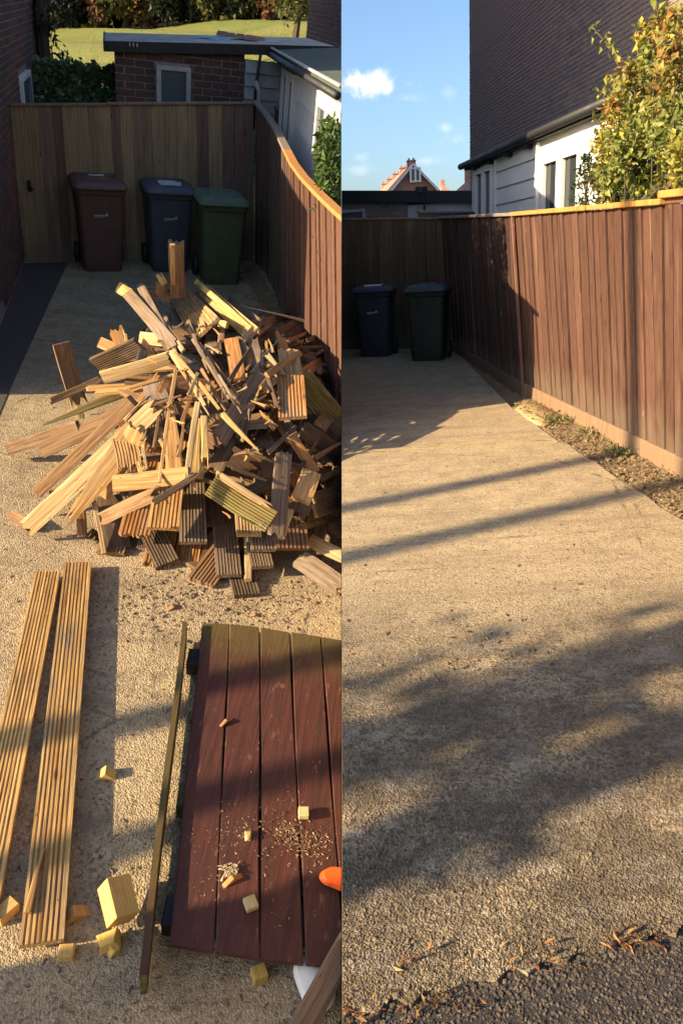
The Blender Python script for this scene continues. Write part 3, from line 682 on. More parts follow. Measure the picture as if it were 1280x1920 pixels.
def wheelie(site, pos, yaw, s, col, lidcol, label, logo=True, paper=None, lidkind=0, group=None):
    e = empty('wheelie_bin', site, pos, yaw); tag(e, label, 'bin', group)
    dz = lambda z: .45 + .10 * z / .93
    prof = [(.43, .44, .0), (.45, .46, .03), (.47, .48, .25), (.505, .53, .62), (.53, .555, .90)]
    body = obj('body', mesh('body', *loft([ring(w * s, d * s, .06 * s, z * s) for w, d, z in prof])), M_PLAS, site, e, None, col); shade(body)
    rim = obj('rim', mesh('rim', *loft([ring(w * s, d * s, .07 * s, z * s) for w, d, z in ((.53, .555, .885), (.575, .60, .895), (.585, .61, .945), (.56, .59, .95))])), M_PLAS, site, e, None, tuple(c * .85 for c in col)); shade(rim)
    lp = [(.60, .63, .951), (.615, .645, .962), (.61, .64, .985), (.56, .60, 1.015), (.50, .54, 1.03), (.44, .47, 1.036)] if lidkind == 0 else \
         [(.60, .63, .951), (.62, .65, .965), (.60, .635, .995), (.52, .56, 1.035), (.40, .44, 1.05), (.33, .36, 1.047)]
    lid = obj('lid', mesh('lid', *loft([ring(w * s, d * s, .075 * s, z * s, -.01 * s) for w, d, z in lp])), M_PLAS, site, e, None, lidcol); shade(lid)
    k = MB(); top = lp[-1][2]
    k.add(*loft([ring(.34 * s, .10 * s, .03 * s, (top - .002) * s, -.11 * s), ring(.33 * s, .09 * s, .03 * s, (top + .016) * s, -.11 * s)]))
    if lidkind == 0:
        for sx in (-1, 1): k.add(*[[v + Vector((sx * .215 * s, .04 * s, 0)) for v in loft([ring(.035 * s, .26 * s, .012 * s, (top - .012) * s), ring(.03 * s, .25 * s, .012 * s, (top + .008) * s)])[0]], loft([ring(.035, .26, .012, 0), ring(.03, .25, .012, 1)])[1]])
    else: k.add(*loft([ring(.26 * s, .22 * s, .05 * s, (top - .004) * s, .06 * s), ring(.24 * s, .20 * s, .05 * s, (top + .014) * s, .06 * s)]))
    obj('lid_ridge', fix(k.me('lid_ridge')), M_PLAS, site, lid, None, tuple(c * 1.05 for c in lidcol))
    k = MB(); k.tube([(-.25 * s, .345 * s, .955 * s), (.25 * s, .345 * s, .955 * s)], .016 * s, 8)
    for sx in (-.25, 0, .25): k.tube([(sx * s, .345 * s, .955 * s), (sx * s, .29 * s, .93 * s)], .014 * s, 6)
    h = obj('handle', k.me('handle', smooth=True), M_PLAS, site, e, None, tuple(c * .8 for c in col))
    for sx in (-1, 1):
        k = MB(); R, wd2 = .125 * s, .05 * s; cx, cy, cz = sx * .262 * s, .20 * s, .125 * s
        k.tube([(cx - sx * wd2 / 2, cy, cz), (cx - sx * wd2 * .3, cy, cz), (cx + sx * wd2 * .3, cy, cz), (cx + sx * wd2 / 2, cy, cz)], [R * .92, R, R, R * .92], 20)
        wh = obj('wheel', k.me('wheel'), M_BLACK, site, e)
        k = MB(); k.tube([(cx + sx * wd2 * .5, cy, cz), (cx + sx * wd2 * .62, cy, cz)], R * .5, 12); obj('hub', k.me('hub'), M_BLACK, site, wh, None)
    k = MB(); k.tube([(-.24 * s, .20 * s, .125 * s), (.24 * s, .20 * s, .125 * s)], .012 * s, 6); obj('axle', k.me('axle'), M_BLACK, site, e)
    if logo:
        # faint two-line printed badge with a small plume above its right end
        k = MB(); r2 = random.Random(11); z = .655
        fy = lambda zz_: -(.48 + (zz_ - .25) * (.555 - .48) / .65) / 2 * s - .0075
        def q(x0, x1, z0, z1): k.hexa([Vector((x0 * s, fy(z0), z0 * s)), Vector((x1 * s, fy(z0), z0 * s)), Vector((x1 * s, fy(z0) + .003, z0 * s)), Vector((x0 * s, fy(z0) + .003, z0 * s))],
                                     [Vector((x0 * s, fy(z1), z1 * s)), Vector((x1 * s, fy(z1), z1 * s)), Vector((x1 * s, fy(z1) + .003, z1 * s)), Vector((x0 * s, fy(z1) + .003, z1 * s))])
        x = -.085
        for i in range(10):
            w_ = r2.uniform(.009, .013); h_ = .022 if i in (0, 3, 6, 9) else .015
            q(x, x + .0035, z, z + h_); q(x + w_ - .0035, x + w_, z, z + .014); q(x, x + w_, z + (.011 if i % 2 else 0), z + (.0145 if i % 2 else .0035)); x += w_ + .003
        x2 = -.08
        for i in range(11):
            w_ = r2.uniform(.005, .008); q(x2, x2 + .002, z - .016, z - .006); q(x2, x2 + w_, z - .016 + (i % 3) * .004, z - .0135 + (i % 3) * .004); x2 += w_ + .0025
        for i, (a, b, c) in enumerate(((x - .010, z + .008, .018), (x - .002, z + .016, .026), (x + .006, z + .004, .022), (x - .014, z + .022, .010))): q(a, a + .006, b, b + c)
        obj('printed_badge', k.me('printed_badge'), M_PRINT, site, body)
    if paper:
        k = MB(); zt_ = lp[-1][2] * s + .019 * s
        if paper == 1:
            k.hexa([Vector(v) * s for v in ((-.12, -.235, 1.0425), (.13, -.23, 1.0425), (.15, -.10, 1.058), (-.14, -.11, 1.058))], [Vector(v) * s for v in ((-.12, -.235, 1.0455), (.13, -.23, 1.0455), (.15, -.10, 1.061), (-.14, -.11, 1.061))])
            k.box(Vector((-.10, .0, 1.037)) * s, Vector((.10, .06, 1.042)) * s)
        else: k.box(Vector((-.08, .02, 1.037)) * s, Vector((.09, .09, 1.043)) * s)
        obj('label_sheet', k.me('label_sheet'), M_PAPER, site, lid)
    return e
yawA = math.atan2(back_d.y, back_d.x)
wheelie(A, A.P(196, 508) + bn * .22, yawA - .03, 1.12, (.115, .064, .052), (.120, .070, .060), 'brown wheelie bin, leftmost of the three in front of the back fence', True, 2, 0, 'wheelie bins by the timber heap')
wheelie(A, A.P(318, 505) + bn * .12, yawA - .05, 1.10, (.058, .066, .080), (.068, .084, .115), 'blue-grey wheelie bin with white papers on its lid, between the brown and the green bin', True, 1, 0, 'wheelie bins by the timber heap')
wheelie(A, A.P(415, 530) + bn * .15, yawA - .10, 1.10, (.072, .094, .046), (.100, .142, .088), 'green wheelie bin with a paler green lid behind the timber heap', False, None, 1, 'wheelie bins by the timber heap')

# ---- planting and field behind the garage
def blob_pts(r, c, rad, n, seed, lumps=9):
    rr = random.Random(seed); cs = []
    for i in range(lumps):
        v = Vector((rr.gauss(0, 1), rr.gauss(0, 1), rr.gauss(0, 1))).normalized() * rr.uniform(.25, .8)
        cs.append((Vector((c[0] + v.x * rad[0], c[1] + v.y * rad[1], c[2] + v.z * rad[2])), rr.uniform(.32, .55), rr.randrange(99)))
    out = []
    for i in range(n):
        cc, s, ci = rr.choice(cs); v = Vector((rr.gauss(0, 1), rr.gauss(0, 1), rr.gauss(0, 1))).normalized() * (rr.random() ** .4)
        p = cc + Vector((v.x * rad[0] * s, v.y * rad[1] * s, v.z * rad[2] * s))
        if p.z > 0.02: out.append((p, ci if rr.random() < .75 else rr.randrange(99)))
    return out
def shrub(site, base, h, w, n, size, cols, label, cat, name, seed, group=None, trunk=.05):
    e = empty(name, site, base); tag(e, label, cat, group)
    leaves('crown', blob_pts(None, (0, 0, h * .55), (w / 2, w / 2, h * .5), n, seed), size, cols, M_LEAF, site, e, seed=seed)
    k = MB(); r2 = random.Random(seed)
    k.tube([(0, 0, -.1), (.05 * w, 0, h * .3), (.0, .05 * w, h * .65)], [trunk, trunk * .75, trunk * .3], 6)
    for i in range(5):
        a = r2.uniform(0, 6.28); z = h * r2.uniform(.2, .45); k.tube([(.03 * w, 0, z), (math.cos(a) * w * .3, math.sin(a) * w * .3, z + h * .3)], [trunk * .5, trunk * .15], 5)
    obj('trunk', k.me('trunk'), M_BARK, site, e); return e
GR = [(.075, .095, .028), (.10, .105, .03), (.05, .07, .025)]; YE = [(.17, .15, .035), (.13, .13, .035), (.09, .10, .03)]
RD = [(.22, .105, .055), (.17, .09, .05), (.12, .08, .04)]; DK = [(.030, .042, .022), (.022, .032, .018), (.045, .055, .025)]
far = [(70, 50, 95, DK, 4, 'dark shrub at the field edge next to the left brick wall'), (100, 48, 60, YE, 4, 'yellow-green shrub at the field edge, next to the dark one by the left wall'),
       (140, 54, 70, DK, 4, 'low dark bush between yellow-green and reddish shrubs at the far edge of the field'), (182, 50, 56, RD, 4, 'pinkish-red shrub, leftmost red one at the far edge of the field'),
       (232, 46, 62, YE, 4, 'yellow-green shrub right of the pinkish-red one at the far edge of the field'), (270, 40, 50, RD, 3, 'small reddish-yellow shrub above the left end of the garage roof'),
       (310, 36, 62, DK, 4, 'wide dark green bush above the left half of the garage roof'), (355, 32, 60, [(.05, .06, .03), (.035, .045, .03)], 4, 'bluish dark bush above the middle of the garage roof'),
       (405, 32, 62, GR, 4, 'mid green bush above the blue plastic on the garage roof'), (455, 31, 56, [(.09, .10, .04), (.12, .11, .04)], 4, 'dull green bush left of the reddish shrub near the right brick wall'),
       (505, 32, 48, RD, 4, 'reddish brown shrub, rightmost red one at the far edge of the field'), (553, 52, 56, YE, 5, 'bright yellow-green bush beside the right brick wall, nearer than the others')]
for i, (u, v, wp, cols, hm, lab) in enumerate(far):
    b = A.Y(u, vfar(u) + (6 if u < 540 else 24), 82.0 if u < 540 else 52.0); dist = (A.M @ b - CAM).length; w_ = wp * dist / FPX * 1.35
    shrub(A, b - Vector((0, 0, .6)), w_ * .95 + 2.0, w_, 2600, dist * .0058, cols, lab, 'bush', 'bush', 40 + i, 'bushes along the far edge of the field', .25)
# a tree line far behind them closes the top of the view
pts = []
for i in range(9000):
    u = rnd.uniform(-90, 660); pts.append((A.Y(u, vfar(u) + 8 - 95 * rnd.random() ** .8, rnd.uniform(88, 96)), int(u / 23)))
x = leaves('tree_belt', pts, 1.5, [(.04, .055, .025), (.09, .095, .03), (.055, .065, .03), (.13, .11, .04)], M_LEAF, A, None, seed=8, aspect=.9); tag(x, 'mixed tree belt closing off the far side of the field', 'trees', None, 'stuff')
# a big tree off to the left lays a shadow across the field
fp = A.P(150, 90); fp = field_pt(150, .20)
shrub(A, fp - Vector((A.sun.x, A.sun.y, 0)).normalized() * 21, 12, 8, 2200, .6, DK, 'large dark tree left of the field, out of view', 'tree', 'field_tree', 91, trunk=.4)
# ivy-leaf screen hedge
i0, i1 = A.V(72, 190, g0 + bn * .4, g1 + bn * .4), A.V(224, 190, g0 + bn * .4, g1 + bn * .4); zi = A.V(150, 121, g0 + bn * .4, g1 + bn * .4).z
i0.z = i1.z = 0
ivy = empty('ivy_screen', A, i0); tag(ivy, 'green ivy-leaf screen between the left house wall and the garage', 'screen')
pts = []
for i in range(4200):
    p = i0.lerp(i1, rnd.random()) - i0 + Vector((0, 0, 1.3 + (zi - 1.3) * rnd.random() + (rnd.random() < .12) * rnd.uniform(0, .06))) + nb * rnd.uniform(-.05, .05); pts.append((p, rnd.randrange(5)))
leaves('foliage', pts, .085, [(.13, .22, .10), (.18, .27, .14), (.095, .17, .08), (.26, .33, .20), (.14, .23, .115)], M_LEAF, A, ivy, seed=4, aspect=.8)
k = MB()
for a in (0.0, .5, 1.0): k.tube([(i0.lerp(i1, a) - i0) + bn * .06, (i0.lerp(i1, a) - i0) + bn * .06 + Vector((0, 0, zi - .05))], .03, 6)
for z in (.6, 1.5, zi - .1): k.bar(bn * .06 + Vector((0, 0, z)), i1 - i0 + bn * .06 + Vector((0, 0, z)), .03, .05)
obj('support_frame', k.me('support_frame'), M_BARK, A, ivy)
# drooping conifer beside the left wall
cb = A.V(84, 120, g0 + bn * 2.5, g1 + bn * 2.5); cb.z = 0
ce = empty('conifer_tree', A, cb); tag(ce, 'dark drooping conifer branches beside the left brick wall, over the field', 'tree')
k = MB(); k.tube([(0, 0, -.1), (0, 0, 3.2), (.1, 0, 5.2)], [.14, .1, .03], 7); obj('trunk', k.me('trunk'), M_BARK, A, ce)
pts = []
for i in range(1500):
    z = rnd.uniform(1.6, 5.2); a = rnd.uniform(0, 6.28); r_ = rnd.random() ** .5 * (.62 - .09 * z) * (1 + .5 * math.sin(z * 9)); pts.append((Vector((math.cos(a) * r_, math.sin(a) * r_, z - r_ * .4)), rnd.randrange(3)))
leaves('crown', pts, .13, DK, M_LEAF, A, ce, seed=6, aspect=.3, up=-1.2)
# green bush at the right edge, behind the side fence, enlarged to shade the other driveway's fence
Mi = A.M.inverted(); bsh = Mi @ Vector((-.08, 7.8, 0)); bsh.z = 0
be_ = empty('bush', A, bsh); tag(be_, 'leafy green bush between the curving fence and the conservatory door', 'bush'); pts = []
while len(pts) < 12000:
    a, b, c = rnd.uniform(-1, 1), rnd.uniform(-1, 1), rnd.uniform(-1, 1)
    if abs(a) ** 3 + abs(b) ** 6 + abs(c) ** 6 > 1: continue
    pts.append((Mi @ Vector((-.09 + .115 * a + .02 * math.sin(b * 9 + c * 7), 7.72 + .90 * b, 1.74 + .03 * b + (.64 + .05 * math.sin(b * 11)) * c)) - bsh, rnd.randrange(3)))
leaves('crown', pts, .062, [(.075, .13, .035), (.10, .16, .04), (.05, .09, .03)], M_LEAF, A, be_, seed=77)
k = MB(); k.tube([Vector((0, 0, -.1)), Vector((.02, 0, 1.2)), Vector((0, .1, 2.0))], [.04, .03, .012], 6); obj('trunk', k.me('trunk'), M_BARK, A, be_)

# ---- timber: every board, batten and splinter is its own object, long axis on local X
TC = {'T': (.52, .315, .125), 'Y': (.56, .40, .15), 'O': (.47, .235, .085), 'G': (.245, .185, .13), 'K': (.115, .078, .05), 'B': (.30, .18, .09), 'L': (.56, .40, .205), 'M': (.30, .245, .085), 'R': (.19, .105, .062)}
def timber_mesh(L, w, th, kind, seed, jag0=0.0, jag1=0.0, bend=0.0, twist=0.0, tip=1.0, tip0=1.0):
    r = random.Random(seed)
    if kind == 'deck':
        nr = 8; cols = []
        for i in range(nr):
            a = i / nr; cols += [(a + .10 / nr, 0), (a + .56 / nr, 0), (a + .68 / nr, 1), (a + .98 / nr, 1)]
        cols = [(0, 0)] + cols[:-2] + [(1, 0)]; dep = min(.0075, th * .3)
    else:
        m = 7; cols = [(i / (m - 1), 0) for i in range(m)]; dep = 0
    st = [0, .02, .3, .62, .98, 1] if kind != 'deck' else [0, .5, 1]
    nz0 = [r.uniform(0, 1) for _ in cols]; nz1 = [r.uniform(0, 1) for _ in cols]
    ph = r.uniform(0, 6)
    rows = []
    for si, s in enumerate(st):
        sc = 1.0 + (tip - 1) * s ** 1.4 if tip < 1 else 1.0
        if tip0 < 1: sc *= tip0 + (1 - tip0) * min(1, s * 1.6)
        bz = bend * (1 - (2 * s - 1) ** 2); tw = twist * (s - .5)
        tr, br = [], []
        ea = sum(math.sin(ph + c[0] * 5)for c in cols) * 0
        for ci, (c, lo) in enumerate(cols):
            y = (c - .5) * w * sc; z = th / 2 * (.55 + .45 * sc) - lo * dep; zb = -th / 2 * (.55 + .45 * sc)
            if kind != 'deck' and (ci == 0 or ci == len(cols) - 1): z -= .0025; zb += .0025
            x = s * L
            if s < .1 and jag0: x += jag0 * (nz0[ci] * .6 + .4 * abs(math.sin(ph + c * 7)))
            if s > .9 and jag1: x -= jag1 * (nz1[ci] * .6 + .4 * abs(math.sin(ph * 2 + c * 6)))
            wob = math.sin(ph + s * 4) * .004
            tr.append(Vector((x, y * math.cos(tw) - z * math.sin(tw) + wob, z * math.cos(tw) + y * math.sin(tw) + bz)))
            br.append(Vector((x + (r.uniform(-.02, .02) if (jag1 and s > .9) else 0), y * math.cos(tw) - zb * math.sin(tw) + wob, zb * math.cos(tw) + y * math.sin(tw) + bz)))
        rows.append(tr + br)
    n = len(cols); vs_ = [v for R in rows for v in R]; fs = []; q = 2 * n
    for i in range(len(st) - 1):
        a, b = i * q, (i + 1) * q
        for j in range(n - 1):
            fs.append((a + j, a + j + 1, b + j + 1, b + j)); fs.append((a + n + j + 1, a + n + j, b + n + j, b + n + j + 1))
        fs.append((a + n, a, b, b + n)); fs.append((a + n - 1, a + 2 * n - 1, b + 2 * n - 1, b + n - 1))
    a = (len(st) - 1) * q
    for j in range(n - 1): fs.append((j + 1, j, n + j, n + j + 1)); fs.append((a + j, a + j + 1, a + n + j + 1, a + n + j))
    return fix(mesh('timber', vs_, fs))
def basis(p, q, up):
    x = (q - p).normalized(); y = up.cross(x)
    if y.length < 1e-4: y = Vector((0, 0, 1)).cross(x)
    y.normalize(); z = x.cross(y); return Matrix.Translation(p) @ Matrix((x, y, z)).transposed().to_4x4()
NSEED = [100]
def timber(site, name, p, q, w, th, up, kind, col, label, cat, group, **kw):
    NSEED[0] += 1; L = (q - p).length
    m = timber_mesh(L, w, th, kind, NSEED[0], **kw)
    c = TC[col] if isinstance(col, str) else col; f = rnd.uniform(.88, 1.12)
    o = obj(name, m, M_TIM, site, None, basis(p, q, up), tuple(x * f for x in c)); tag(o, label, cat, group); return o
MC = Vector((-.98, 5.68, 0)); MR = (1.62, 1.92); MH = 1.10
def mound(x, y):
    r = ((abs(x - MC.x) / (MR[0] if x < MC.x else 1.06)) ** 2.2 + (abs(y - MC.y) / MR[1]) ** 2.2)
    return MH * max(0, 1 - r) ** .72
def hit(u, v):
    d = A.ray(u, v).normalized(); o = Vector((0, 0, A.h)); t = 3.0
    while t < 14:
        p = o + d * t
        if p.z <= mound(p.x, p.y) or p.z <= .015: return t
        t += .012
    return t
def pp_(u, v, off=0.0, z=None):
    d = A.ray(u, v).normalized()
    if z is not None: return A.P(u, v, z)
    return Vector((0, 0, A.h)) + d * (hit(u, v) - off)
GP = 'broken timbers in the heap'
def piece(kind, u1, v1, u2, v2, wpx, col, label, roll=0, off=.0, off2=None, z1=None, z2=None, th=None, name=None, cat=None, **kw):
    p = pp_(u1, v1, off, z1); q = pp_(u2, v2, off if off2 is None else off2, z2)
    mid = (p + q) / 2; view = (Vector((0, 0, A.h)) - mid); dist = view.length; w = wpx * dist / FPX * .98
    ax = (q - p).normalized(); up = (view - ax * view.dot(ax)).normalized(); up = Matrix.Rotation(math.radians(roll), 3, ax) @ up
    nm = {'D': 'deck_board', 'P': 'plank', 'S': 'splinter', 'Q': 'batten', 'J': 'broken_plank'}[kind]
    t_ = th or {'D': .030, 'P': .024, 'S': min(.018, w * .5), 'Q': w * .8, 'J': .024}[kind]
    if kind == 'S': kw.setdefault('tip', .15); kw.setdefault('jag0', .03)
    if kind in 'PQ' and th is None and rnd.random() < .55: kw.setdefault('jag1', rnd.uniform(.04, .16)); kw.setdefault('jag0', rnd.choice((0, .03, .08)))
    if kind == 'J': kw.setdefault('jag1', .14); kw.setdefault('jag0', .05)
    kw.setdefault('bend', rnd.uniform(-.02, .02)); kw.setdefault('twist', rnd.uniform(-.16, .16))
    return timber(A, name or nm, p, q, w, t_, up, 'deck' if kind == 'D' else 'plank', col, label, cat or nm.replace('_', ' '), GP, **kw)
def front(u, v, y, wpx, L, yaw, pitch, col, label, roll=0, th=.030, name='deck_board', kind='deck', **kw):
    """a board whose near end shows at (u, v) at local depth y and which runs back into the heap"""
    p = A.Y(u, v, y); dist = (p - Vector((0, 0, A.h))).length; w = wpx * dist / FPX
    d = Vector((math.sin(math.radians(yaw)) * math.cos(math.radians(pitch)), math.cos(math.radians(yaw)) * math.cos(math.radians(pitch)), math.sin(math.radians(pitch))))
    p.z = max(p.z, .02)
    up = Matrix.Rotation(math.radians(roll), 3, d) @ Vector((0, 0, 1))
    return timber(A, name, p, p + d * L, w, th, up, kind, col, label, name.replace('_', ' '), GP, **kw)

# boards at the foot of the heap, near ends towards the viewer
front(462, 1120, 3.86, 48, .9, -20, 0, 'K', 'dark grooved deck board end lying lowest at the front of the heap on the concrete')
front(375, 1098, 3.92, 54, 1.0, 14, 3, 'B', 'stained grooved deck board end slanting right at the foot of the heap', jag0=.02)
front(430, 1080, 3.98, 46, 1.0, -16, 5, 'G', 'grey clean-cut deck board end right of the stained slanting one at the heap foot')
front(293, 1086, 4.02, 52, .9, -8, 2, 'T', 'orange-tan grooved deck board with ragged broken end at the foot of the heap', jag0=.06)
front(208, 1074, 4.10, 48, .9, -6, 4, 'B', 'brown grooved deck board end at the left foot of the heap, near the long planks')
front(492, 1064, 4.08, 42, 1.0, -18, 5, 'G', 'grey grooved deck board end, lowest of three stacked right of centre')
front(314, 1058, 4.05, 44, 1.0, -34, 8, 'K', 'very dark grooved deck board tilted on its side at the foot of the heap', roll=-16)
front(270, 1058, 4.20, 26, .8, -6, 2, 'G', 'narrow grey grooved board end in shadow left of the very dark tilted board')
front(349, 1056, 4.12, 44, 1.0, -8, 3, 'O', 'bright orange grooved deck board end between dark boards at the foot of the heap')
front(495, 1032, 4.12, 46, 1.0, -16, 6, 'G', 'grey grooved deck board end, middle of three stacked right of centre')
front(362, 1018, 4.16, 50, 1.1, -15, 8, 'G', 'grey grooved deck board end directly right of the two big orange deck boards')
front(466, 1004, 4.18, 46, 1.1, -14, 8, 'L', 'pale-edged grooved deck board end, topmost of three stacked right of centre')
front(250, 1008, 4.12, 56, 1.0, -5, 16, 'O', 'wide orange grooved deck board, left of the two big ones under the diagonal batten', jag0=.03)
front(306, 992, 4.10, 56, 1.0, -9, 16, 'T', 'wide tan grooved deck board, right of the two big ones under the diagonal batten')
front(548, 1030, 4.15, 62, .9, -14, 20, 'R', 'dark red-brown grooved deck board end under the tall leaning board on the right')
front(466, 1088, 3.98, 14, .5, -12, 6, 'L', 'small pale stub poking out at the foot of the heap above the lowest dark board', kind='plank', name='plank')
front(348, 1080, 4.1, 40, .8, 20, 0, 'R', 'dim reddish board end between stained and orange boards at the heap foot', name='plank', kind='plank')
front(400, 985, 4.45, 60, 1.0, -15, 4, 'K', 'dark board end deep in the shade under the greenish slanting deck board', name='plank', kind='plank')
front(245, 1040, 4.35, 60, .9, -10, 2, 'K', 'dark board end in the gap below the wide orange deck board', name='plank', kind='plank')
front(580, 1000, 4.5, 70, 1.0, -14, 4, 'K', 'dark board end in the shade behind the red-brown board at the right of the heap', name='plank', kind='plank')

# left flank
piece('P', 116, 643, 152, 770, 31, 'B', 'reddish-grey board standing upright at the left of the heap with a saw line across', roll=-22, z1=.62, z2=.03)
piece('Q', 84, 757, 200, 706, 13, 'B', 'thin brown batten sticking out left across the upright board', z1=.30, z2=.48)
piece('P', 192, 708, 322, 670, 24, 'L', 'pale weathered plank, upper of the long ones on the left of the heap', roll=20, off=.18)
piece('S', 262, 722, 82, 798, 20, 'M', 'long pointed olive-yellow splinter sticking out left below the thin batten', z1=.52, z2=.24)
piece('Q', 16, 842, 148, 800, 21, 'B', 'thick brown batten reaching the left edge of the concrete', z1=.10, z2=.34)
piece('D', 180, 684, 264, 648, 34, 'K', 'dark weathered grooved deck board lying across the left shoulder of the heap', roll=28, off=.16)
piece('J', 232, 656, 212, 602, 25, 'O', 'orange broken board end standing up behind the dark deck board', z1=.62, z2=.82)
piece('J', 240, 652, 232, 612, 6, 'Y', 'thin pale sliver against the orange broken board end', z1=.66, z2=.8)
piece('P', 188, 641, 222, 658, 20, 'O', 'short orange offcut left of the orange broken board end', z1=.60, z2=.60)
piece('P', 284, 620, 258, 690, 17, 'G', 'grey-tan slat running down behind the dark deck board', off=.05)
piece('Q', 72, 922, 250, 752, 22, 'B', 'long brown beam, upper of the two slanting down to the lower left', z1=.16, off2=.26)
piece('P', 42, 1000, 305, 752, 33, 'L', 'long pale nail-scarred plank slanting down to the lower left, the front one of two', roll=-10, z1=.06, off2=.34)
piece('J', 262, 800, 106, 1006, 46, 'T', 'wide tan board split to a long point, below the nail-scarred plank', off=.24, z2=.05, jag1=.30, tip=.25)
piece('P', 188, 926, 262, 800, 40, 'T', 'broad smooth tan board facing left, next to the split pointed one', z1=.30, off2=.30, roll=-12)
piece('P', 176, 938, 196, 1038, 9, 'L', 'thin pale board edge standing at the left foot of the heap', z1=.30, z2=.03, th=.05)
piece('P', 205, 930, 222, 1030, 44, 'K', 'dark wide board standing on edge behind the diagonal batten on the left', z1=.26, z2=.02)
piece('P', 148, 940, 156, 1006, 18, 'B', 'short dim board standing behind the split pointed board', z1=.22, z2=.02)
piece('Q', 20, 962, 62, 992, 16, 'B', 'short brown offcut lying on the concrete at the left edge', z1=.05, z2=.04)
piece('Q', 150, 760, 152, 800, 12, 'T', 'small upright stub under the thin batten on the left', z1=.2, z2=.03)
piece('J', 172, 1010, 186, 990, 20, 'K', 'small dark rotten lump at the left foot of the heap', z1=.04, z2=.05, th=.05)
piece('S', 300, 700, 168, 880, 9, 'T', 'thin straight slat lying between the two long slanting planks', off=.34, z2=.24)
piece('P', 96, 916, 100, 965, 9, 'T', 'short upright support under the end of the long brown beam', z1=.15, z2=.02)

# middle
piece('D', 232, 820, 246, 884, 44, 'T', 'orange grooved deck board in the middle left with its lower end torn', off=.16, jag1=.07)
piece('J', 262, 860, 272, 912, 18, 'Y', 'bright freshly torn yellow fibre hanging from a broken deck board', off=.2, jag1=.12, tip=.3)
piece('D', 290, 770, 304, 832, 40, 'G', 'grey grooved board end in the shade behind the vertical slat', off=.05)
piece('D', 286, 812, 302, 828, 40, 'L', 'pale grooved board end just below the grey one behind the vertical slat', off=.07)
piece('S', 330, 690, 299, 905, 8, 'T', 'long thin vertical slat in the middle of the heap', off=.36, tip=.7)
piece('P', 318, 752, 328, 884, 30, 'T', 'tan wedge-shaped plank behind the long vertical slat', off=.22, tip0=.35)
piece('Q', 371, 756, 350, 902, 12, 'L', 'left pale rail of the open trough in the middle of the heap', off=.34)
piece('Q', 384, 782, 383, 884, 13, 'Y', 'right yellow rail of the open trough in the middle of the heap', off=.32)
piece('P', 376, 786, 366, 896, 28, 'Y', 'yellow inner board of the open trough in the middle of the heap', off=.26)
piece('P', 212, 906, 354, 892, 32, 'T', 'level tan plank across the middle, above the diagonal batten', off=.34, roll=-8)
piece('Q', 187, 974, 305, 920, 25, 'B', 'thick brown diagonal batten with pale cut end, lying over the orange deck boards', z1=.42, off2=.44)
piece('P', 288, 940, 388, 882, 13, 'K', 'dark narrow plank continuing the diagonal batten up to the trough', off=.42)
piece('J', 424, 850, 486, 882, 40, 'O', 'thick rotten board with splintered orange end in the centre', off=.16, jag1=.1, th=.05)
piece('J', 350, 790, 420, 850, 34, 'R', 'dark red-brown board running down to the splintered orange end', off=.1)
piece('D', 395, 908, 508, 978, 46, 'M', 'greenish grooved deck board slanting down to the right across the front', off=.30, off2=.34, roll=14)
piece('Q', 408, 888, 512, 956, 13, 'L', 'pale narrow rail along the top edge of the greenish slanting deck board', off=.36, off2=.40)
piece('J', 480, 968, 520, 1000, 20, 'G', 'short splintered stub at the lower end of the greenish slanting deck board', off=.3)
piece('P', 408, 832, 492, 692, 31, 'G', 'grey-brown rough plank slanting up to the right in the centre', off=.22, roll=10)
piece('P', 452, 822, 470, 740, 20, 'K', 'dark rough plank right of the grey-brown slanting one', off=.14)
piece('S', 414, 772, 484, 846, 12, 'Y', 'bright yellow pointed splinter lying across the centre', off=.32, tip=.3)
piece('S', 322, 655, 384, 762, 15, 'L', 'bright torn strip running down from the top of the heap', off=.28, tip=.35)
piece('S', 326, 660, 412, 768, 8, 'T', 'thin tan lath running down right from the bright torn strip', off=.30, tip=.7)
piece('S', 360, 634, 432, 748, 8, 'G', 'long grey lath, longest of the thin ones right of the top', off=.26, tip=.8)
piece('S', 376, 690, 424, 770, 7, 'B', 'brown lath lying parallel below the long grey one', off=.22, tip=.8)
piece('S', 390, 720, 392, 762, 7, 'T', 'short upright lath among the parallel laths', off=.26)
piece('P', 286, 716, 298, 752, 40, 'G', 'short grey nail-stained board end left of the vertical slat', off=.20)
piece('P', 306, 742, 320, 712, 28, 'O', 'short orange board end beside the grey nail-stained one', off=.19)
piece('J', 270, 790, 310, 762, 30, 'L', 'pale splintered board end above the dark grooved board', off=.16)
piece('P', 225, 800, 300, 752, 22, 'O', 'orange plank under the nail-scarred plank near the top left', off=.10)

# top
piece('Q', 330, 448, 334, 556, 27, 'B', 'short thick broken post standing upright in front of the blue-grey bin', z1=1.42, z2=.88, jag0=.05, th=.09)
piece('P', 324, 458, 325, 550, 8, 'L', 'pale split strip on the left face of the upright broken post', z1=1.43, z2=.90)
piece('J', 300, 558, 306, 512, 20, 'B', 'rough dark stump beside the upright broken post', z1=.86, z2=1.08)
piece('P', 298, 514, 308, 534, 12, 'Y', 'small bright chip caught beside the upright broken post', z1=1.10, z2=1.02)
piece('P', 274, 548, 322, 556, 22, 'K', 'dark charred-looking offcut behind the foot of the upright post', z1=.86, z2=.86)
piece('P', 228, 538, 326, 648, 22, 'G', 'grey rotten board with a bright cut end pointing to the upper left', z1=.98, off2=.22)
piece('P', 222, 538, 244, 552, 19, 'Y', 'bright yellow cut end at the upper left tip of the heap', z1=1.02, z2=1.0)
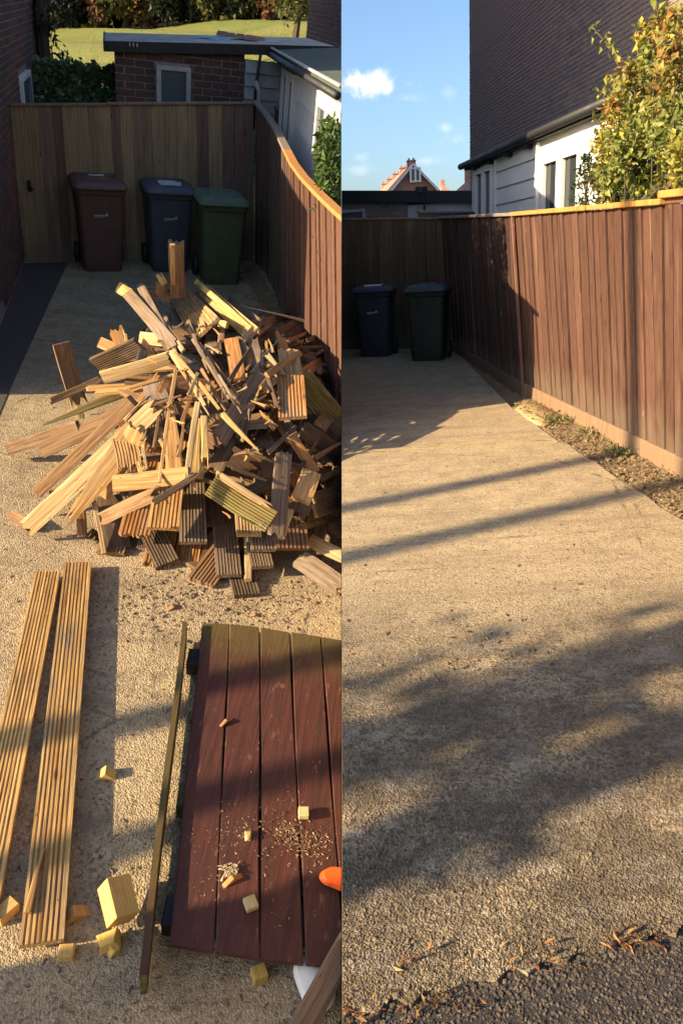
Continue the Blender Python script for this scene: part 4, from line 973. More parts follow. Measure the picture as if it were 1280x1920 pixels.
piece('J', 326, 655, 260, 532, 16, 'G', 'narrow grey rotten board beside the one with the bright cut end', off=.26, z2=1.02)
piece('S', 344, 660, 268, 545, 8, 'L', 'pale strip between the rotten boards at the upper left', off=.28, z2=1.0)
piece('P', 272, 602, 325, 658, 12, 'K', 'dark narrow lath under the rotten boards at the upper left', off=.24)
piece('P', 262, 632, 320, 640, 22, 'L', 'pale stub lying level under the rotten boards', off=.16)
piece('D', 338, 556, 388, 618, 48, 'T', 'tan grooved deck board catching the sun at the top of the heap', off=.12)
piece('P', 366, 548, 392, 590, 14, 'G', 'grey narrow board beside the sunlit deck board at the top', off=.16)
piece('P', 330, 580, 360, 698, 27, 'G', 'flat smooth grey board with a dark saw slot, sloping down from the top', off=.20, roll=-14)
piece('Q', 370, 528, 472, 622, 11, 'Y', 'long yellow batten pointing at the green bin', z1=.95, off2=.14)
piece('D', 384, 544, 474, 628, 27, 'Y', 'yellow grooved board under the long yellow batten', z1=.88, off2=.14)
piece('P', 430, 560, 484, 604, 13, 'G', 'dull grey lath behind the long yellow batten', off=.02)
piece('J', 400, 662, 394, 560, 23, 'G', 'grey-brown upright board in front of the yellow boards', off=.20)
piece('P', 404, 572, 408, 548, 12, 'B', 'small brown upright stub right of the grey-brown upright board', off=.26)
piece('S', 414, 640, 420, 546, 9, 'O', 'thin upright orange sliver in front of the yellow boards', off=.24)
piece('P', 412, 606, 426, 610, 12, 'Y', 'small yellow block on the yellow grooved board', off=.26, th=.03)
piece('P', 434, 636, 446, 712, 27, 'O', 'orange-brown smooth plank end left of the right-hand stubs', off=.24)
piece('P', 452, 640, 462, 690, 14, 'B', 'brown narrow stub right of the orange-brown plank end', off=.2)
piece('J', 486, 690, 472, 628, 20, 'G', 'short weathered stub with pale torn top on the right', off=.2)
piece('P', 455, 640, 480, 612, 14, 'L', 'pale crooked offcut at the right end of the yellow grooved board', off=.22)
piece('S', 596, 608, 448, 572, 6, 'L', 'thin pale-tipped rod pointing to the side fence', z1=.72, z2=.80)
piece('S', 486, 654, 640, 648, 7, 'B', 'long thin root-like stick reaching the right edge', z1=.86, z2=.80, tip=.6)

# right flank
piece('P', 500, 646, 600, 584, 28, 'R', 'broad red-brown board leaning back towards the side fence', z1=.62, z2=.72)
piece('P', 604, 586, 640, 690, 34, 'K', 'board toned nearly black for shadow, standing against the side fence at the right edge', z1=.62, z2=.35)  # dark tone stands in for the black shadow here
piece('S', 566, 610, 572, 575, 7, 'K', 'dark jagged spike rising in front of the side fence', z1=.55, z2=.75)
piece('P', 520, 610, 560, 640, 16, 'B', 'dim brown board lying behind the long thin stick', z1=.6, z2=.55)
piece('D', 545, 706, 548, 784, 52, 'O', 'bright orange grooved deck board end high on the right', off=.30, off2=.36)
piece('P', 540, 652, 552, 742, 40, 'T', 'flat tan board above the bright orange deck board end on the right', off=.20)
piece('P', 500, 704, 562, 662, 13, 'T', 'narrow tan offcut lying across the flat tan board on the right', off=.30)
piece('S', 498, 662, 560, 736, 12, 'L', 'pale curved splinter crossing the narrow tan offcut on the right', off=.28)
piece('J', 492, 734, 516, 700, 22, 'T', 'split pale stub left of the flat tan board on the right', off=.26)
piece('S', 470, 772, 486, 728, 9, 'L', 'short pale upright splinter in the centre right', off=.24)
piece('S', 520, 806, 486, 770, 14, 'T', 'small tan chip lying right of the yellow pointed splinter', off=.16)
piece('P', 568, 702, 640, 652, 16, 'O', 'orange-brown narrow board pointing to the right edge', off=.30, off2=.32)
piece('D', 562, 708, 628, 784, 46, 'M', 'mossy yellow-green grooved board at the right edge', off=.16, roll=12)
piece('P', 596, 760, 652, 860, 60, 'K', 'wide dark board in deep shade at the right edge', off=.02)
piece('P', 546, 815, 590, 886, 20, 'O', 'orange narrow board sloping down right to the end-grain block', off=.24)
piece('Q', 584, 888, 562, 940, 38, 'T', 'chunky tan block showing its cut end, right of the tall leaning board', off=.34, th=.06)
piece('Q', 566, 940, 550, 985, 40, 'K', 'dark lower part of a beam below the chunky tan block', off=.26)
piece('P', 534, 838, 516, 1012, 33, 'G', 'tall flat grey-tan board leaning at the right front of the heap', off=.30, off2=.36, roll=-18)
piece('J', 545, 950, 526, 1018, 14, 'L', 'pale chipped edge strip beside the tall leaning board', off=.34)
piece('D', 588, 936, 644, 916, 22, 'G', 'grey grooved board at the right edge, upper of two', off=.22)
piece('D', 590, 958, 646, 940, 26, 'G', 'grey grooved board at the right edge, lower of two', off=.24)
piece('P', 594, 960, 650, 1006, 40, 'K', 'dark sloping board under the two grooved ones at the right edge', off=.1)
piece('P', 580, 1012, 648, 1046, 26, 'L', 'pale yellow plank pointing right just above the concrete', z1=.20, z2=.20, roll=-18)
piece('P', 556, 1046, 644, 1104, 40, 'G', 'greyish board lying low at the right front corner of the heap', z1=.12, z2=.10, roll=-16)
piece('P', 525, 870, 560, 905, 26, 'B', 'dim brown board end behind the tall leaning board', off=.08)
piece('J', 470, 900, 530, 925, 22, 'G', 'grey chipped board end in the shade at the centre right', off=.06)
piece('P', 440, 800, 500, 795, 18, 'G', 'pale-flecked grey board lying level in the centre right shade', off=.1)
for a, b, c, d, w_, cc, lab in ((556, 742, 640, 706, 30, 'K', 'dark board just above the mossy grooved board at the right edge'), (600, 800, 646, 742, 26, 'B', 'brown board slanting up at the right edge beside the mossy one'),
                           (566, 806, 640, 852, 34, 'K', 'broad dark board sloping right below the mossy grooved board'), (540, 880, 640, 900, 30, 'R', 'dim red-brown board running level to the right edge'),
                           (596, 1010, 636, 880, 24, 'K', 'dark upright board at the right edge beside the chunky tan block'), (560, 960, 650, 990, 28, 'B', 'brown board low at the right edge behind the pale yellow plank'),
                           (520, 700, 580, 620, 20, 'B', 'brown slat leaning up towards the side fence'), (600, 660, 646, 724, 24, 'B', 'brown board dropping from the dark standing board at the right edge'),
                           (470, 610, 560, 588, 14, 'G', 'grey slat lying level behind the long thin stick'), (430, 940, 520, 900, 26, 'K', 'dark board bridging the gap under the greenish slanting deck board')):
    piece('P', a, b, c, d, w_, cc, lab, off=.12)
# buried filler boards, dark-toned so gaps look shaded, nothing of them to tell apart
for i in range(230):
    x_, y_ = rnd.gauss(MC.x + .16, .46), rnd.gauss(MC.y, .68); h = mound(x_, y_)
    if h < .2: continue
    z_ = h - rnd.uniform(.07, .22); yaw = rnd.uniform(0, math.pi); d = Vector((math.cos(yaw), math.sin(yaw), rnd.uniform(-.25, .25))).normalized(); L = rnd.uniform(.6, 1.25)
    e0, e1 = Vector((x_, y_, z_)) - d * L / 2, Vector((x_, y_, z_)) + d * L / 2
    if min(mound(e0.x, e0.y), mound(e1.x, e1.y)) < .16 or min(e0.y, e1.y) < 4.25: continue
    for e in (e0, e1): e.z = min(max(e.z, .03), mound(e.x, e.y) + rnd.uniform(-.14, -.02))
    timber(A, 'plank', e0, e1, rnd.uniform(.06, .15), .026, Vector((rnd.gauss(0, .4), rnd.gauss(0, .4), 1)).normalized(), 'deck' if i % 3 == 0 else 'plank', rnd.choice('KBKTBRKGB'),
           'rough board half buried inside the heap of broken timber', 'plank', 'boards buried inside the heap', jag1=rnd.uniform(.04, .18), jag0=rnd.choice((0, .10)))
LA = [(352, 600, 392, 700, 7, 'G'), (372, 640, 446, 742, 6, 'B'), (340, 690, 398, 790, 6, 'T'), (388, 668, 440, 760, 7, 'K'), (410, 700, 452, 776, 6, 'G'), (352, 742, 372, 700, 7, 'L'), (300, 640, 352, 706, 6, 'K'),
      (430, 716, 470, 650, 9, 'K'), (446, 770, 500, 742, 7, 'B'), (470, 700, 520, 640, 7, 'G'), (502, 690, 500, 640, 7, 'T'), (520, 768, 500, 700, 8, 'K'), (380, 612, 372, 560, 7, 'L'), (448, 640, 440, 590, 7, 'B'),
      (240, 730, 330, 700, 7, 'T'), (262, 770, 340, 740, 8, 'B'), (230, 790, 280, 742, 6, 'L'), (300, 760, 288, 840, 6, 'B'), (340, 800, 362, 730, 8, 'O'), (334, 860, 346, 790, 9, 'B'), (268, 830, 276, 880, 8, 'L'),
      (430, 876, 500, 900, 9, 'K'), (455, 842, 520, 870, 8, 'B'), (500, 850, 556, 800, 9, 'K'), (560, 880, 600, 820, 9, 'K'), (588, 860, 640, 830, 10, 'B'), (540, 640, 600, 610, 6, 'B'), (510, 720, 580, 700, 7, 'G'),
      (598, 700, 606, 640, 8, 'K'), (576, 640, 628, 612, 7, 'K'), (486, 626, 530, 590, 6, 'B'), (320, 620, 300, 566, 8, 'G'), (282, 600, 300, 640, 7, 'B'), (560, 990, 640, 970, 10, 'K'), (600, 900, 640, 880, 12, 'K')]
for a, b, c, d, w_, cc in LA:
    piece('S', a, b, c, d, w_, cc, 'thin broken lath lying loose among the larger boards of the heap', off=rnd.uniform(.22, .32), tip=rnd.choice((.4, .8)), name='lath', cat='lath')
for i in range(44):   # small slivers caught on top
    u, v = rnd.gauss(380, 95), rnd.gauss(760, 110)
    if not (200 < u < 600 and 560 < v < 980): continue
    a = rnd.uniform(0, 6.28); l = rnd.uniform(14, 34)
    p, q = pp_(u, v, .30), pp_(u + math.cos(a) * l, v + math.sin(a) * l, .26)
    timber(A, 'splinter', p, q, rnd.uniform(.012, .03), .010, Vector((0, -.5, 1)).normalized(), 'plank', rnd.choice('LTOGB'), 'small loose sliver of wood caught on the surface of the timber heap', 'splinter', 'slivers caught on the heap', tip=.3, jag0=.02)

# ---- two long grooved planks on the concrete, each lying on another one
def long_plank(u1, v1, u2, v2, w, z, col, label, **kw):
    p, q = A.P(u1, v1, z), A.P(u2, v2, z)
    return timber(A, 'deck_board', p, q, w, .030, Vector((0, 0, 1)), 'deck', col, label, 'deck board', 'long planks laid on the concrete', **kw)
PW = .168
long_plank(90, 1073, -42, 1730, .150, .052, (.60, .39, .15), 'long grooved plank on the concrete, left of the pair', twist=.05)
long_plank(148, 1056, 77, 1770, PW, .052, (.62, .40, .155), 'long grooved plank on the concrete, right of the pair, torn at lower left')
for u, v, uu, vv, lab in ((93, 1086, -36, 1700, 'thick board under the left long grooved plank'), (149, 1076, 82, 1752, 'thick board under the right long grooved plank')):
    p, q = A.P(u, v, .018), A.P(uu, vv, .018)
    timber(A, 'plank', p, q, .125, .034, Vector((0, 0, 1)), 'plank', 'B', lab, 'plank', 'boards under the long planks')
# the rip: a raised sliver on the right plank
p, q = A.P(50, 1712, .078), A.P(84, 1590, .074)
timber(A, 'splinter', p, q, .030, .014, Vector((0, 0, 1)), 'plank', 'T', 'torn strip lifting along the left edge of the right long plank', 'splinter', None, tip=.25)

# ---- the red door lying face up, with loose left stile
dz = .125
de = empty('ledged_door', A, A.P(318, 1770, 0)); O_ = A.P(318, 1770, 0)
tag(de, 'dark red painted plank door lying flat on the concrete, strewn with chips', 'door')
tops = [(378, 1168), (431, 1170), (488, 1176), (544, 1186), (601, 1195), (655, 1203)]
bots = [(316, 1770), (401, 1784), (487, 1797), (572, 1806), (648, 1812), (730, 1818)]
for i in range(5):
    a0, a1 = A.P(*tops[i], dz), A.P(*tops[i + 1], dz); b0, b1 = A.P(*bots[i], dz), A.P(*bots[i + 1], dz)
    g = .004 if i in (0, ) else .008
    ex = (a1 - a0).normalized() * g; ey = (b1 - b0).normalized() * g
    k = MB(); n_ = 6; ups = Vector((0, 0, rnd.uniform(-.003, .003)))
    for j in range(n_):
        s0, s1 = j / n_, (j + 1) / n_
        wav = lambda s: Vector((.003 * math.sin(i * 2 + s * 9), 0, .003 * math.sin(i + s * 5)))
        L0, L1 = b0.lerp(a0, s0) + wav(s0) + ey * .5, b0.lerp(a0, s1) + wav(s1) + ey * .5
        R0, R1 = b1.lerp(a1, s0) - ey * .5 + wav(s0), b1.lerp(a1, s1) - ey * .5 + wav(s1)
        dn = Vector((0, 0, -.026)); c = ey.normalized() * .005; dc = Vector((0, 0, -.004))
        k.add([v - O_ + ups for v in (L0 + dc, L0 + c, R0 - c, R0 + dc, L1 + dc, L1 + c, R1 - c, R1 + dc, L0 + dn, R0 + dn, L1 + dn, R1 + dn)],
              [(0, 1, 5, 4), (1, 2, 6, 5), (2, 3, 7, 6), (8, 0, 4, 10), (3, 9, 11, 7), (9, 8, 10, 11)] + ([(0, 8, 9, 3, 2, 1)] if j == 0 else []) + ([(4, 5, 6, 7, 11, 10)] if j == n_ - 1 else []))
    m = k.me('board'); bm = bmesh.new(); bm.from_mesh(m); bmesh.ops.remove_doubles(bm, verts=bm.verts, dist=.0004); bmesh.ops.recalc_face_normals(bm, faces=bm.faces); bm.to_mesh(m); bm.free()
    obj('board', m, M_RED, A, de)
for (u, v), (uu, vv) in (((352, 1240), (660, 1262)), ((334, 1500), (700, 1522)), ((308, 1715), (720, 1752))):
    k = MB(); k.bar(A.P(u, v, .048) - O_, A.P(uu, vv, .048) - O_, .13, .095); obj('ledge', k.me('ledge', .006), M_MOSS if v == 1500 else M_BLACK, A, de)
k = MB(); p, q = A.P(347, 1184, .10), A.P(268, 1846, .10)
pts = [p.lerp(q, s) + Vector((.004 * math.sin(s * 7), 0, 0)) for s in (0, .25, .5, .75, 1)]
for a, b in zip(pts, pts[1:]): k.bar(a, b, .026, .15)
x = obj('door_stile', k.me('door_stile'), M_MOSS, A); tag(x, 'narrow mossy strip standing on edge along the left side of the red door', 'timber strip')
k = MB()
for a, b in zip(pts, pts[1:]): k.bar(a + Vector((0, 0, .0775)), b + Vector((0, 0, .0775)), .028, .005)
obj('painted_edge', k.me('painted_edge'), M_RED, A, x)

# ---- sawn offcuts
def m_pine():
    k = NM('sawn pine', .75, .25); gr = k.noise(k.vec((90, 8, 90)), 1.0, 4, .6, .8); rg = k.n('ShaderNodeTexWave', wave_type='RINGS', rings_direction='Y'); k.L(k.vec((1, .2, 1)), rg.inputs['Vector']); rg.inputs['Scale'].default_value = 38; rg.inputs['Distortion'].default_value = 4
    c = k.oi.outputs['Color']; d = k.mix(1.0, c, (.72, .60, .45), 'MULTIPLY'); ds = k.noise(k.vec((20, 20, 20)), 1.0, 4, .7)
    c1 = k.mix(k.rng(gr, .42, .70, 0, .8), c, d); c1 = k.mix(k.rng(rg.outputs['Fac'], .55, .95, 0, .45), c1, d); c1 = k.mix(k.rng(ds, .56, .72, 0, .5), c1, (.28, .19, .10))
    k.color(c1); k.bump(gr, .5, .003); return k.m
M_PINE = m_pine()
def block(name, u, v, z, size, yaw, tilt, col, label, taper=1.0, wedge=False, skew=0.0):
    p = A.P(u, v, z); sx, sy, sz = (s / 2 for s in size); k = MB()
    if wedge: k.add([(-sx, -sy, -sz), (sx, -sy, -sz), (sx, sy, -sz), (-sx, sy, -sz), (-sx * .05, -sy, sz), (sx * .05, -sy, sz), (sx * .05, sy, sz), (-sx * .05, sy, sz)],
                    [(3, 2, 1, 0), (4, 5, 6, 7), (0, 1, 5, 4), (1, 2, 6, 5), (2, 3, 7, 6), (3, 0, 4, 7)])
    else: k.hexa([(-sx, -sy, -sz), (sx, -sy, -sz), (sx, sy, -sz), (-sx, sy, -sz)], [(-sx * taper + skew, -sy, sz), (sx * taper + skew, -sy, sz), (sx + skew, sy * taper, sz), (-sx + skew, sy * taper, sz)])
    M = Matrix.Translation(p) @ Matrix.Rotation(math.radians(yaw), 4, 'Z') @ Matrix.Rotation(math.radians(tilt[0]), 4, 'X') @ Matrix.Rotation(math.radians(tilt[1]), 4, 'Y')
    x = obj(name, k.me(name, .003), M_PINE, A, None, M, TC[col] if isinstance(col, str) else col); tag(x, label, 'wood block'); return x
NY = (.62, .42, .15)
block('wood_offcut', 199, 1449, .024, (.10, .055, .048), 12, (0, 0), NY, 'small triangular pale offcut on the concrete right of the long planks', wedge=True)
block('wood_block', 222, 1688, .095, (.105, .165, .105), 32, (14, 22), NY, 'largest pale wood block, tilted, between the long planks and the red door')
block('wood_offcut', 204, 1762, .032, (.09, .075, .05), 20, (-10, -16), (.66, .44, .12), 'split yellow wood chunk propping the largest block', taper=.6)
block('wood_offcut', 212, 1775, .022, (.05, .06, .045), 45, (10, 14), (.66, .44, .12), 'broken-off yellow fragment in front of the split wood chunk', taper=.5)
block('wood_offcut', 140, 1712, .024, (.13, .05, .048), 34, (0, 0), 'T', 'tan wedge offcut touching the lower end of the right long plank', wedge=True)
block('wood_block', 125, 1786, .022, (.058, .052, .044), 12, (0, 0), NY, 'small pale cube in front of the lower end of the right long plank')
block('wood_block', 12, 1708, .028, (.06, .09, .055), -30, (0, 0), NY, 'pale block cut off by the left edge of the picture')
block('wood_block', 486, 1826, .026, (.06, .055, .052), 28, (0, 0), (.50, .36, .10), 'small yellow-brown block on the concrete below the lower edge of the red door')
block('wood_block', 569, 1524, dz + .027, (.048, .052, .03), 8, (0, 0), (.58, .50, .26), 'small cream block on the red door, upper right of the two')
block('wood_block', 470, 1694, dz + .024, (.052, .056, .03), 30, (0, 0), (.56, .48, .25), 'small cream block on the red door, lower left of the two')
block('wood_offcut', 436, 1648, dz + .018, (.10, .024, .03), 42, (0, 0), 'O', 'orange splinter of wood with fluffy pale shavings on the red door', wedge=True)
block('wood_offcut', 465, 1565, dz + .014, (.03, .055, .02), 10, (0, 0), 'L', 'pale torn fibre tuft near the middle of the red door', taper=.4)
block('wood_offcut', 424, 1352, dz + .016, (.085, .018, .022), 52, (0, 0), 'B', 'dark sliver casting a long shadow on the upper part of the red door', wedge=True)
block('wood_offcut', 325, 1138, .012, (.10, .03, .02), 40, (0, 0), 'B', 'brown chip on the concrete between the heap and the red door', wedge=True)
block('wood_offcut', 478, 1153, .010, (.07, .024, .018), 10, (0, 0), 'B', 'small brown chip on the concrete just above the red door', wedge=True)
# orange plastic tool edge and white cloth at the right, dirty plank corner bottom right
k = MB(); c = A.P(622, 1643, dz + .03); ringp = []
for i in range(10):
    a = math.pi / 2 + math.pi * i / 9; ringp.append(Vector((math.cos(a) * .055, math.sin(a) * .042, 0)))
ringp += [Vector((.12, -.075, 0)), Vector((.12, .042, 0))]
n_ = len(ringp); k.add([v + Vector((0, 0, -.012)) for v in ringp] + [v * .86 + Vector((.012, 0, .016)) for v in ringp], [tuple(range(n_ - 1, -1, -1)), tuple(range(n_, 2 * n_))] + [(i, (i + 1) % n_, n_ + (i + 1) % n_, n_ + i) for i in range(n_)])
x = obj('plastic_tool', fix(k.me('plastic_tool')), M_ORANGE, A, None, Matrix.Translation(c)); tag(x, 'bright orange plastic tool end on the right of the red door', 'tool')
k = MB(); c = A.P(588, 1846, .03); vs_, fs = loft([ring(.13, .22, .06, 0), ring(.135, .225, .062, .02), ring(.11, .19, .05, .045), ring(.05, .10, .025, .058)])
x = obj('white_bag', mesh('white_bag', vs_, fs), M_WHITE, A, None, Matrix.Translation(c) @ Matrix.Rotation(.5, 4, 'Z')); shade(x); tag(x, 'white bag or cloth peeping out behind the dirty plank at the lower right', 'bag')
p, q = A.P(548, 1955, .20), A.P(694, 1697, .20)
x = timber(A, 'plank', p, q, .085, .06, Vector((.3, -.2, 1)).normalized(), 'plank', 'G', 'dirty grey-brown plank crossing the lower right corner of the heap side', 'plank', None)
k = MB(); p, q = A.P(640, 1990, .10), A.P(720, 1820, .10); k.bar(p, q, .12, .2); x = obj('black_block', k.me('black_block', .02), M_BLACK, A); tag(x, 'black block in the lower right corner behind the dirty plank', 'tub')  # plain black box behind the plank

# ---- chips, shavings and sawdust
def chips(name, spots, lo, hi, cols, label, seed, flat=.25):
    r = random.Random(seed); vs_, fs, cl_ = [], [], []
    for p in spots:
        a = r.uniform(0, 6.28); l = r.uniform(lo, hi); w_ = l * r.uniform(.12, .4); h = w_ * r.uniform(.3, .8)
        dx = Vector((math.cos(a), math.sin(a), r.uniform(-flat, flat))); dy = Vector((-math.sin(a), math.cos(a), 0)); b = len(vs_)
        vs_ += [p - dx * l / 2 - dy * w_ / 2, p + dx * l / 2 - dy * w_ * .3, p + dx * l / 2 + dy * w_ * .2, p - dx * l / 2 + dy * w_ / 2, p + Vector((0, 0, h)) + dx * l * .1, p + Vector((0, 0, h * .8)) - dx * l * .25]
        fs += [(b, b + 1, b + 4), (b + 1, b + 2, b + 4), (b + 2, b + 3, b + 5), (b + 2, b + 5, b + 4), (b + 3, b, b + 5), (b, b + 4, b + 5)]
        c = r.choice(cols); f = r.uniform(.6, 1.2); cl_ += [tuple(x * f for x in c)] * 6
    m = mesh(name, vs_, fs); ca = m.color_attributes.new('Col', 'FLOAT_COLOR', 'CORNER'); buf = []
    for c in cl_: buf += [c[0], c[1], c[2], 1.0] * 3
    ca.data.foreach_set('color', buf); x = obj(name, m, M_CHIP, A if seed < 50 else B); tag(x, label, 'chips', None, 'stuff'); return x
M_CHIP = m_leaf('chips and crumbs', .05)
sp = []
for i in range(1500):
    c = rnd.choice([(455, 1565, 26, 22), (545, 1545, 22, 18), (565, 1575, 26, 16), (415, 1640, 34, 20), (390, 1580, 24, 26), (360, 1550, 18, 24), (480, 1620, 90, 90), (590, 1590, 24, 18), (540, 1560, 16, 12)])
    u, v = rnd.gauss(c[0], c[2]), rnd.gauss(c[1], c[3])
    if u > 330 + (1770 - v) * .08 and 1200 < v < 1775: sp.append(A.P(u, v, dz + .003))
chips('wood_shavings', sp, .003, .015, [(.42, .30, .15), (.50, .37, .20), (.26, .15, .07), (.13, .07, .04), (.10, .05, .03)], 'fine wood chips and shavings strewn over the red door', 21)
sp = [A.P(rnd.gauss(430, 8), rnd.gauss(1632, 7), dz + rnd.uniform(.004, .03)) for i in range(55)]
chips('pale_shavings', sp, .012, .038, [(.60, .50, .34), (.52, .40, .24)], 'tuft of fluffy pale shavings on the orange splinter', 22, 1.0)
sp = []
for i in range(1500):
    u, v = rnd.uniform(0, 640), rnd.uniform(760, 1900)
    if rnd.random() < .7: u, v = rnd.gauss(400, 130), rnd.gauss(1120, 34)
    sp.append(A.P(u, v, .003))
chips('bark_chips', sp, .006, .035, [(.18, .11, .06), (.10, .065, .04), (.36, .24, .12), (.24, .17, .10)], 'scattered chips and bark crumbs on the concrete around the heap', 23)

# ================================================================== PLACE B: the cleared driveway
sheet('ground', [(-30, -3), (160, -3), (160, 330), (-60, 330)], -1.6, -.05, M_SOIL, B)
kb, ke = B.P(987, 740), B.P(1310, 905)          # foot of the lit fence
cbk = B.P(842, 652)                              # back corner
e0, e1, e2 = B.P(858, 662), B.P(958, 764), B.P(1263, 966); ed = (e2 - e1).normalized(); e3 = e2 + ed * 3.2
# joint between the bays, filled with pale mortar
j0, j1 = B.P(600, 849), B.P(1046, 828)
jw = Vector((0, .030, 0))
sheet('driveway', [(-1, B.P(640, 640).y + .4), (j0.x - 1, j0.y + jw.y), (j1.x, j1.y + jw.y), (e1.x, e1.y), (e0.x, e0.y), (e0.x + .1, B.P(640, 640).y + .4)][::-1], -.049, 0, M_CONB, B)
tl, tr_ = B.P(560, 1925), B.P(1330, 1722)
edge = [tl.lerp(tr_, i / 40) + Vector((0, .010 * math.sin(i * 1.7) + .007 * math.sin(i * 4.1 + 1), 0)) for i in range(41)]
sheet('driveway', [(j0.x - 1, j0.y), (-1, tl.y - .1)] + [(p.x, p.y) for p in edge] + [(e3.x - .02 * (i % 2), 0) for i in ()] + [(on(e1, ed, 1.7).x + .0, edge[-1].y + .02)] + [((e1.lerp(e2, s)).x + .012 * math.sin(s * 31), (e1.lerp(e2, s)).y) for s in [1.6 - .08 * i for i in range(21)] if (e1.lerp(e2, s)).y < j1.y - .02] + [(j1.x, j1.y)], -.049, 0, M_CONB, B)
k = MB(); k.hexa([j0 + Vector((-1, 0, -.02)), j1 + Vector((0, 0, -.02)), j1 + jw + Vector((0, 0, -.02)), j0 + jw + Vector((-1, 0, -.02))], [j0 + Vector((-1, .001, .0015)), j1 + Vector((0, .001, .0015)), j1 + jw + Vector((0, -.001, .0015)), j0 + jw + Vector((-1, -.001, .0015))])
x = obj('joint_strip', k.me('joint_strip'), M_SAND, B); x['kind'] = 'structure'
sheet('road', [(-2, -2.9), (14, -2.9), (14, 1.4), (-2, 1.4)], -.045, -.010, M_TAR, B)
# soil border between slab and fence: an uneven sheet
nx, ny = 16, 90; vs_, fs = [], []; r2 = random.Random(2)
from mathutils import noise as MN
for j in range(ny + 1):
    y = 1.5 + (cbk.y + .2 - 1.5) * j / ny
    for i in range(nx + 1):
        x_ = 1.5 + 1.0 * i / nx; z = -.035 + .035 * MN.noise(Vector((x_ * 5, y * 5, 0))) + .02 * MN.noise(Vector((x_ * 17, y * 17, 3))) + .05 * (i / nx)
        vs_.append(Vector((x_, y, z)))
for j in range(ny):
    for i in range(nx): fs.append((j * (nx + 1) + i, j * (nx + 1) + i + 1, (j + 1) * (nx + 1) + i + 1, (j + 1) * (nx + 1) + i))
x = obj('soil_border', mesh('soil_border', vs_, fs, True), M_SOIL, B); x['kind'] = 'structure'
def border_pt(a, b):          # a along 0..1 from kink towards viewer, b across slab -> fence
    p = e1.lerp(e2, a * 1.45); q = kb.lerp(KE1, a * 1.25); return p.lerp(q, b)
KE1 = ke.copy()
sp = [(border_pt(rnd.random(), rnd.uniform(.04, .92)) + Vector((0, 0, rnd.uniform(-.02, .012))), rnd.uniform(.35, 1.8) * (1 if rnd.random() < .9 else 2.2)) for i in range(4200)]
sp += [(e0.lerp(e1, rnd.random()).lerp(cbk.lerp(kb, rnd.random()), rnd.uniform(.05, .9)) + Vector((0, 0, -.01)), rnd.uniform(.5, 1.8)) for i in range(500)]
grit('soil_clods', sp, .0056, M_SOIL, B, 'crumbly brown clods of soil in the border along the lit fence', 'soil', seed=15)
pts_ = [B.P(u, v, .000) for u, v in ((961, 766), (974, 758), (985, 744), (1020, 760), (1056, 776), (1048, 786), (1036, 790), (1022, 799), (1004, 797), (984, 786))]
k = MB(); n_ = len(pts_); cz = sum((p for p in pts_), Vector()) / n_
k.add([p + Vector((0, 0, -.03)) for p in pts_] + [cz.lerp(p, .93) + Vector((0, 0, .001 + .002 * (i % 3))) for i, p in enumerate(pts_)] + [cz + Vector((0, 0, .002))],
      [(i, (i + 1) % n_, n_ + (i + 1) % n_, n_ + i) for i in range(n_)] + [(n_ + i, n_ + (i + 1) % n_, 2 * n_) for i in range(n_)])
x = obj('sand_patch', fix(k.me('sand_patch', smooth=True)), M_SAND, B); tag(x, 'flat patch of pale yellow sand at the foot of the fence corner', 'sand', None, 'stuff')
# small weeds and leaves in the border
for (a, b, n_, lab) in ((.24, .55, 120, 'small pale green weed in the soil border nearest the sand patch'), (.52, .62, 90, 'small leafy weed halfway along the soil border'), (.40, .75, 60, 'tiny weed close to the foot of the lit fence')):
    p = border_pt(a, b); pts = [(Vector((rnd.gauss(0, .05), rnd.gauss(0, .06), abs(rnd.gauss(0, .018)))), rnd.randrange(3)) for i in range(n_)]
    e = empty('weed', B, p); tag(e, lab, 'weed', 'weeds in the soil border'); leaves('foliage', pts, .030, [(.17, .18, .06), (.24, .22, .09), (.12, .13, .045)], M_LEAF, B, e, seed=int(a * 100), up=.8)

# ---- fences
t_k = B.Y(966, 405, kb.y); t_c = B.Y(828, 410, cbk.y); yE = ke.y
t_s = B.Y(1214, 388, kb.lerp(ke, .80).y); t_e = B.Y(1312, 379, yE)
t_s = t_k.lerp(t_e, (t_s.x - t_k.x) / (t_e.x - t_k.x) if abs(t_e.x - t_k.x) > .05 else .8)
ke, t_e = kb + (ke - kb) * 2.1, t_k + (t_e - t_k) * 2.1
bk0, bk1 = B.P(600, 656), cbk.copy()
q0, q1 = B.V(600, 413, bk0, bk1), B.V(832, 411, bk0, bk1)
fe = empty('timber_fence', B, bk0); tag(fe, 'shaded brown back fence behind the blue and green bins on the cleared driveway', 'fence', 'fences round the cleared driveway')
fence_run(fe, B, bk0, bk1, q0, q1, 11, [TANB, (.12, .085, .05), (.10, .068, .045)], o=bk0, side=1)
bd = (bk1 - bk0).normalized(); bnv = Vector((bd.y, -bd.x, 0))
strip_bar('capping_rail', q0 + Vector((0, 0, .012)) + bnv * .01, q1 + Vector((0, 0, .012)) + bnv * .01, .06, .026, M_FEN, B, fe, bk0, (.22, .17, .13))
fe = empty('timber_fence', B, kb); tag(fe, 'red-brown side fence with orange rail, turning from shade into sun on the cleared driveway', 'fence', 'fences round the cleared driveway')
fence_run(fe, B, cbk, kb, t_c, t_k, 15, [SHADEB, (.085, .045, .034), (.068, .036, .030)], o=kb, side=1)  # shaded run coloured darker than the sunlit run of the same fence
up12 = Vector((0, 0, .075))
fence_run(fe, B, kb + up12, ke + up12, t_k, t_e, 52, [(.118, .061, .043), (.110, .057, .041), (.128, .068, .048), (.104, .054, .039)], o=kb, side=1, thick=.017)
